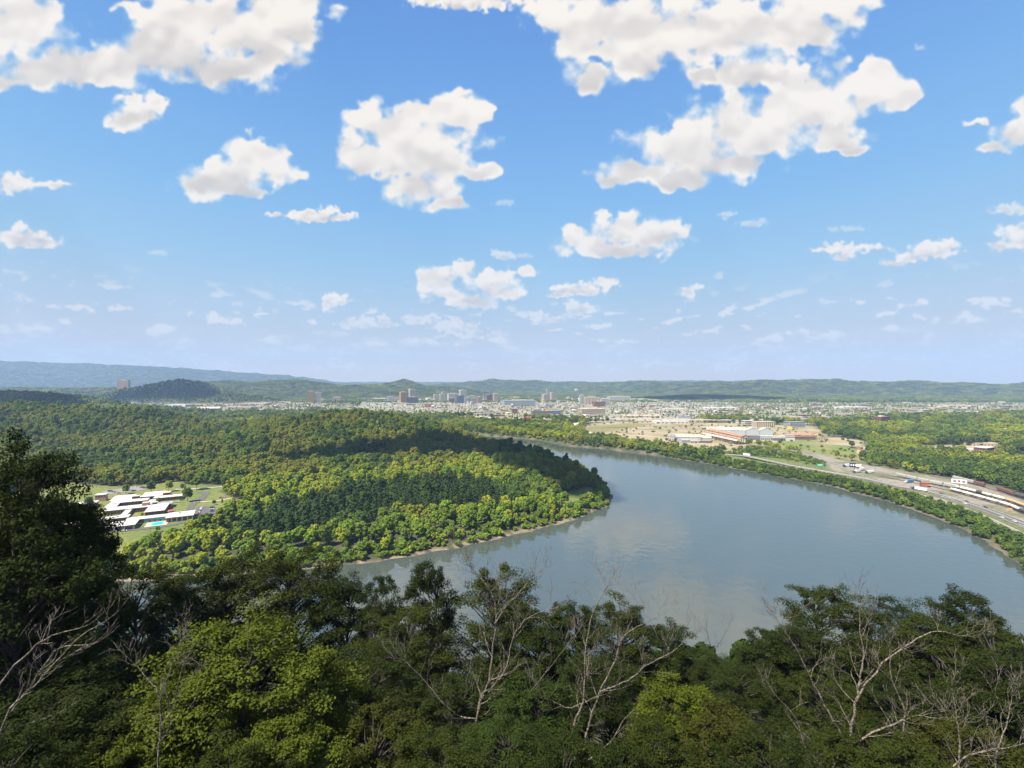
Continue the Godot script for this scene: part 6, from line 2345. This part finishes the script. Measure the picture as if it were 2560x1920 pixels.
func build_foreground():
	# leafy kinds: [leaf mesh, wood mesh]
	fore_kinds = [leafy_tree_meshes(901, 72, 560, 0.115, 1.0), leafy_tree_meshes(902, 62, 560, 0.12, 0.9), leafy_tree_meshes(903, 80, 520, 0.11, 1.1), leafy_tree_meshes(904, 54, 600, 0.125, 0.8), leafy_tree_meshes(905, 72, 540, 0.115, 1.0)]
	rng.seed = 707
	var deep := Color(0.018, 0.028, 0.0045)
	var olive := Color(0.026, 0.036, 0.0052)
	var lime := Color(0.060, 0.080, 0.0075)
	var gold := Color(0.036, 0.042, 0.0060)
	var fern := Color(0.024, 0.040, 0.0065)
	# crown middle px, top py, crown width px, distance, kind, tint, label
	var list := [
		[60, 1120, 330, 40, 0, deep, "tall dark tree at the edge of the view hiding part of the hospital"],
		[-60, 1180, 300, 36, 2, olive, "dark crown cut by the edge of the view beside the tall tree"],
		[120, 1225, 220, 43, 4, deep, "dark crown between the tall tree and the hospital roofs"],
		[185, 1272, 220, 46, 1, olive, "dark tree in front of the hospital pavilion"],
		[20, 1330, 360, 34, 2, deep, "broad dark tree at the edge, below the tall one"],
		[345, 1428, 260, 52, 3, olive, "olive tree below the gap with the brown water patch"],
		[470, 1436, 250, 60, 4, deep, "dark tree below the far yellow-green wood"],
		[600, 1392, 260, 62, 0, olive, "dark oak in front of the riverside wood"],
		[740, 1384, 260, 66, 2, olive, "broad oak whose crown reaches the pale shore"],
		[850, 1440, 180, 64, 1, deep, "dark tree where the near water begins"],
		[950, 1456, 150, 60, 3, deep, "open-crowned small oak against the river"],
		[1070, 1404, 150, 60, 1, deep, "slim dark oak standing up against the river"],
		[1010, 1530, 260, 54, 4, olive, "dark oak below the slim one"],
		[1245, 1428, 230, 62, 2, olive, "rounded oak behind the tallest bare tree"],
		[1330, 1540, 220, 58, 0, deep, "dark oak between the two bare trees"],
		[1430, 1516, 180, 60, 3, deep, "dark oak beside the blue water gap"],
		[1545, 1508, 210, 62, 4, olive, "oak crown behind the second bare tree"],
		[1670, 1564, 170, 60, 1, deep, "dark oak at the low point of the tree line"],
		[1790, 1650, 220, 56, 2, deep, "low dark tree under the small bare tree"],
		[1920, 1592, 170, 62, 3, deep, "small dark oak before the rounded one"],
		[2065, 1474, 210, 62, 0, olive, "rounded green oak above the tangle of bare limbs"],
		[2010, 1570, 230, 58, 4, deep, "dark oak beneath the rounded green oak"],
		[2245, 1508, 200, 62, 2, deep, "dark oak in the middle of the right group"],
		[2410, 1480, 180, 64, 1, deep, "open-crowned oak standing highest against the river"],
		[2330, 1560, 260, 56, 0, olive, "broad oak behind the bare limbs"],
		[2500, 1580, 280, 50, 3, olive, "windswept tree at the right edge of the group"],
		[590, 1564, 420, 31, 2, lime, "bright yellow-green maple in the middle of the slope"],
		[790, 1640, 240, 36, 1, lime, "smaller yellow-green maple beside the bright one"],
		[470, 1690, 300, 29, 4, lime, "low yellow-green maple boughs"],
		[200, 1640, 360, 34, 4, deep, "dark tree behind the pale leaning limbs"],
		[120, 1760, 360, 27, 1, deep, "dark undergrowth tree in the bottom corner"],
		[330, 1790, 260, 28, 0, olive, "olive tree beside the slender bare tree"],
		[930, 1640, 280, 42, 2, deep, "dark tree between maple and bare tree"],
		[960, 1790, 260, 30, 3, gold, "golden-green low tree at the lower edge"],
		[1140, 1700, 260, 40, 4, deep, "dark tree behind the bare trunk"],
		[1330, 1700, 280, 38, 1, fern, "feathery green tree between the two bare trunks"],
		[1260, 1820, 260, 30, 2, fern, "feathery low tree at the foot of the bare trees"],
		[1500, 1660, 260, 44, 0, deep, "dark tree behind the second bare trunk"],
		[1690, 1702, 240, 36, 3, lime, "upright yellow-green tree beside the second bare tree"],
		[1810, 1780, 260, 31, 1, gold, "golden-green tree hung with vines"],
		[1640, 1810, 220, 30, 4, olive, "olive low tree at the lower edge"],
		[1860, 1680, 240, 46, 0, deep, "dark tree left of the tangled limbs"],
		[2060, 1690, 280, 44, 2, olive, "dark tree within the tangled limbs"],
		[2260, 1700, 280, 42, 4, deep, "dark tree under the forked bare limb"],
		[2460, 1700, 300, 40, 1, olive, "dark tree in the lower right"],
		[2150, 1830, 300, 31, 3, olive, "low tree beneath the bare limbs"],
		[2420, 1830, 320, 29, 0, gold, "yellowing low tree in the bottom right corner"],
		[700, 1820, 320, 26, 1, lime, "yellow-green boughs at the lower edge"],
		[1080, 1860, 260, 27, 0, olive, "dark low tree in the bottom middle"],
		[1400, 1850, 260, 27, 4, deep, "dark low tree between the bare stems at the lower edge"],
		[1560, 1880, 260, 25, 1, deep, "dark low boughs right of the bare stems"],
		[1930, 1840, 260, 28, 2, deep, "dark low tree left of the pale forked limb"],
		[2290, 1880, 300, 25, 4, olive, "olive low boughs under the pale forked limb"],
		[560, 1880, 300, 23, 4, olive, "olive low boughs at the foot of the bright maple"],
		[20, 1850, 300, 22, 2, deep, "dark low boughs in the bottom left corner"],
		[2560, 1660, 260, 38, 2, deep, "dark tree cut by the right edge"],
	]
	var n := 0
	for t in list:
		var d: float = t[3]
		var top: float = EYE - (t[1] - 960.0) / FOCAL * d
		var x: float = (t[0] - 1280.0) / FOCAL * d
		var y: float = height(x, d) - 0.3
		var tall: float = top - y
		if tall < 7.0:
			y = top - 7.0 - rng.randf() * 2.0
			tall = top - y
		var wide: float = t[2] / FOCAL * d
		var o := thing("leafy_tree", t[6], "tree", Vector3(x, y, -d), rng.randf() * TAU)
		var sy := tall / 19.6
		var sx := clampf(wide / 11.0, sy * 0.55, sy * 1.5)
		o.scale = Vector3(sx, sy, sx)
		put_mesh("crown", fore_kinds[t[4]][0], tint_mat("fore leaves %s" % [t[5].to_html(false)], t[5]), o)
		put_mesh("trunk", fore_kinds[t[4]][1], mats["bark"], o)
		n += 1
	bare_trees()

func bare_tree(called: String, label: String, limbs: Array, d: float, tone: Color, sd: int):
	rng.seed = sd
	var o := thing(called, label, "tree", Vector3.ZERO)
	var k := 0
	for l in limbs:
		var b := MB.new()
		b.col = tone
		limb(b, l[0], d, l[1], l[2], l[3], l[4], l[5])
		put_mesh("trunk" if k == 0 else "limb", b.done(), mats["bark"], o)
		k += 1

func bare_trees():
	var pale := Color(0.185, 0.162, 0.135)
	var grey := Color(0.085, 0.075, 0.068)
	bare_tree("bare_tree", "tallest bare grey tree with a forked trunk before the river", [
		[[[1178, 2120], [1185, 1900], [1200, 1760], [1222, 1700], [1240, 1560], [1228, 1480], [1180, 1420]], 0.24, 0.05, 22, 1.9, 3],
		[[[1206, 1745], [1260, 1680], [1285, 1590], [1320, 1545], [1385, 1520]], 0.13, 0.03, 13, 1.6, 3],
		[[[1235, 1560], [1262, 1520], [1300, 1480], [1330, 1440]], 0.09, 0.03, 12, 1.5, 3],
		[[[1195, 1800], [1150, 1790], [1110, 1760], [1060, 1700], [1010, 1650]], 0.09, 0.02, 13, 1.6, 3],
		[[[1210, 1900], [1240, 1830], [1300, 1760], [1350, 1700], [1420, 1610]], 0.10, 0.02, 11, 1.4, 3],
	], 38.0, pale, 11)
	bare_tree("bare_tree", "bare many-stemmed tree right of the tallest bare one", [
		[[[1405, 2120], [1412, 1900], [1440, 1800], [1460, 1740], [1462, 1640], [1480, 1540], [1510, 1480]], 0.18, 0.04, 18, 1.7, 3],
		[[[1450, 1920], [1470, 1820], [1500, 1730], [1535, 1660], [1560, 1590], [1640, 1545]], 0.15, 0.03, 15, 1.6, 3],
		[[[1500, 1730], [1570, 1700], [1620, 1660], [1680, 1630], [1715, 1600]], 0.09, 0.02, 11, 1.4, 3],
		[[[1455, 1760], [1420, 1770], [1380, 1750], [1350, 1720]], 0.08, 0.02, 6, 1.2, 2],
		[[[1470, 1900], [1530, 1850], [1560, 1800], [1600, 1760]], 0.08, 0.02, 6, 1.2, 2],
	], 37.0, pale, 12)
	bare_tree("bare_tree", "sprawling bare tree with tangled pale limbs in the lower right", [
		[[[2060, 2100], [2085, 1910], [2150, 1850], [2230, 1812], [2290, 1790], [2370, 1800]], 0.14, 0.04, 16, 1.6, 3],
		[[[2120, 1900], [2140, 1760], [2150, 1690], [2160, 1640], [2150, 1580], [2150, 1530]], 0.14, 0.03, 14, 1.6, 3],
		[[[2140, 1750], [2190, 1680], [2240, 1630], [2330, 1580], [2400, 1590]], 0.11, 0.03, 12, 1.5, 3],
		[[[2110, 1850], [2060, 1760], [2020, 1680], [1990, 1620], [1950, 1560]], 0.11, 0.02, 12, 1.5, 3],
		[[[2250, 1900], [2260, 1780], [2230, 1700], [2225, 1640]], 0.10, 0.03, 10, 1.4, 3],
		[[[2040, 1960], [2010, 1860], [1985, 1790], [1940, 1740]], 0.09, 0.02, 8, 1.2, 2],
	], 31.0, pale, 13)
	bare_tree("bare_tree", "pale leaning dead limbs in the lower left corner", [
		[[[-60, 2000], [20, 1790], [60, 1740], [110, 1690], [190, 1600], [260, 1555]], 0.10, 0.02, 7, 1.2, 2],
		[[[-40, 1760], [60, 1640], [130, 1590], [200, 1570]], 0.08, 0.02, 5, 1.0, 2],
		[[[60, 1740], [120, 1650], [150, 1620], [230, 1610]], 0.06, 0.015, 4, 0.9, 2],
	], 20.0, pale, 14)
	bare_tree("bare_tree", "slender bare tree in front of the yellow-green maple", [
		[[[392, 2080], [396, 1900], [400, 1820], [398, 1740], [372, 1700], [345, 1668]], 0.09, 0.025, 8, 1.1, 2],
		[[[400, 1820], [430, 1770], [450, 1690], [470, 1620]], 0.05, 0.012, 9, 1.1, 2],
		[[[398, 1760], [420, 1690], [440, 1640], [455, 1590]], 0.04, 0.012, 7, 1.0, 2],
	], 25.0, pale, 15)
	bare_tree("bare_tree", "small grey bare tree standing out against the river", [
		[[[1782, 1800], [1782, 1660], [1776, 1620], [1770, 1585]], 0.16, 0.05, 6, 2.4, 3],
		[[[1778, 1640], [1800, 1605], [1815, 1580]], 0.09, 0.03, 5, 2.2, 3],
	], 74.0, grey, 16)
	bare_tree("bare_tree", "thin twiggy bare tree below the yellow-green riverside wood", [
		[[[400, 1640], [396, 1500], [398, 1450], [392, 1420]], 0.12, 0.03, 7, 2.0, 3],
		[[[398, 1480], [380, 1440], [372, 1420]], 0.06, 0.02, 5, 1.8, 2],
	], 60.0, grey, 17)
	bare_tree("bare_tree", "bare twigs and limbs at the lower right edge", [
		[[[2500, 2050], [2490, 1900], [2520, 1800], [2530, 1740]], 0.10, 0.02, 12, 1.2, 3],
		[[[2380, 2000], [2400, 1880], [2390, 1780], [2380, 1720]], 0.09, 0.02, 10, 1.2, 3],
		[[[2300, 1990], [2420, 1890], [2520, 1870], [2580, 1850]], 0.08, 0.02, 10, 1.0, 2],
	], 27.0, pale, 18)
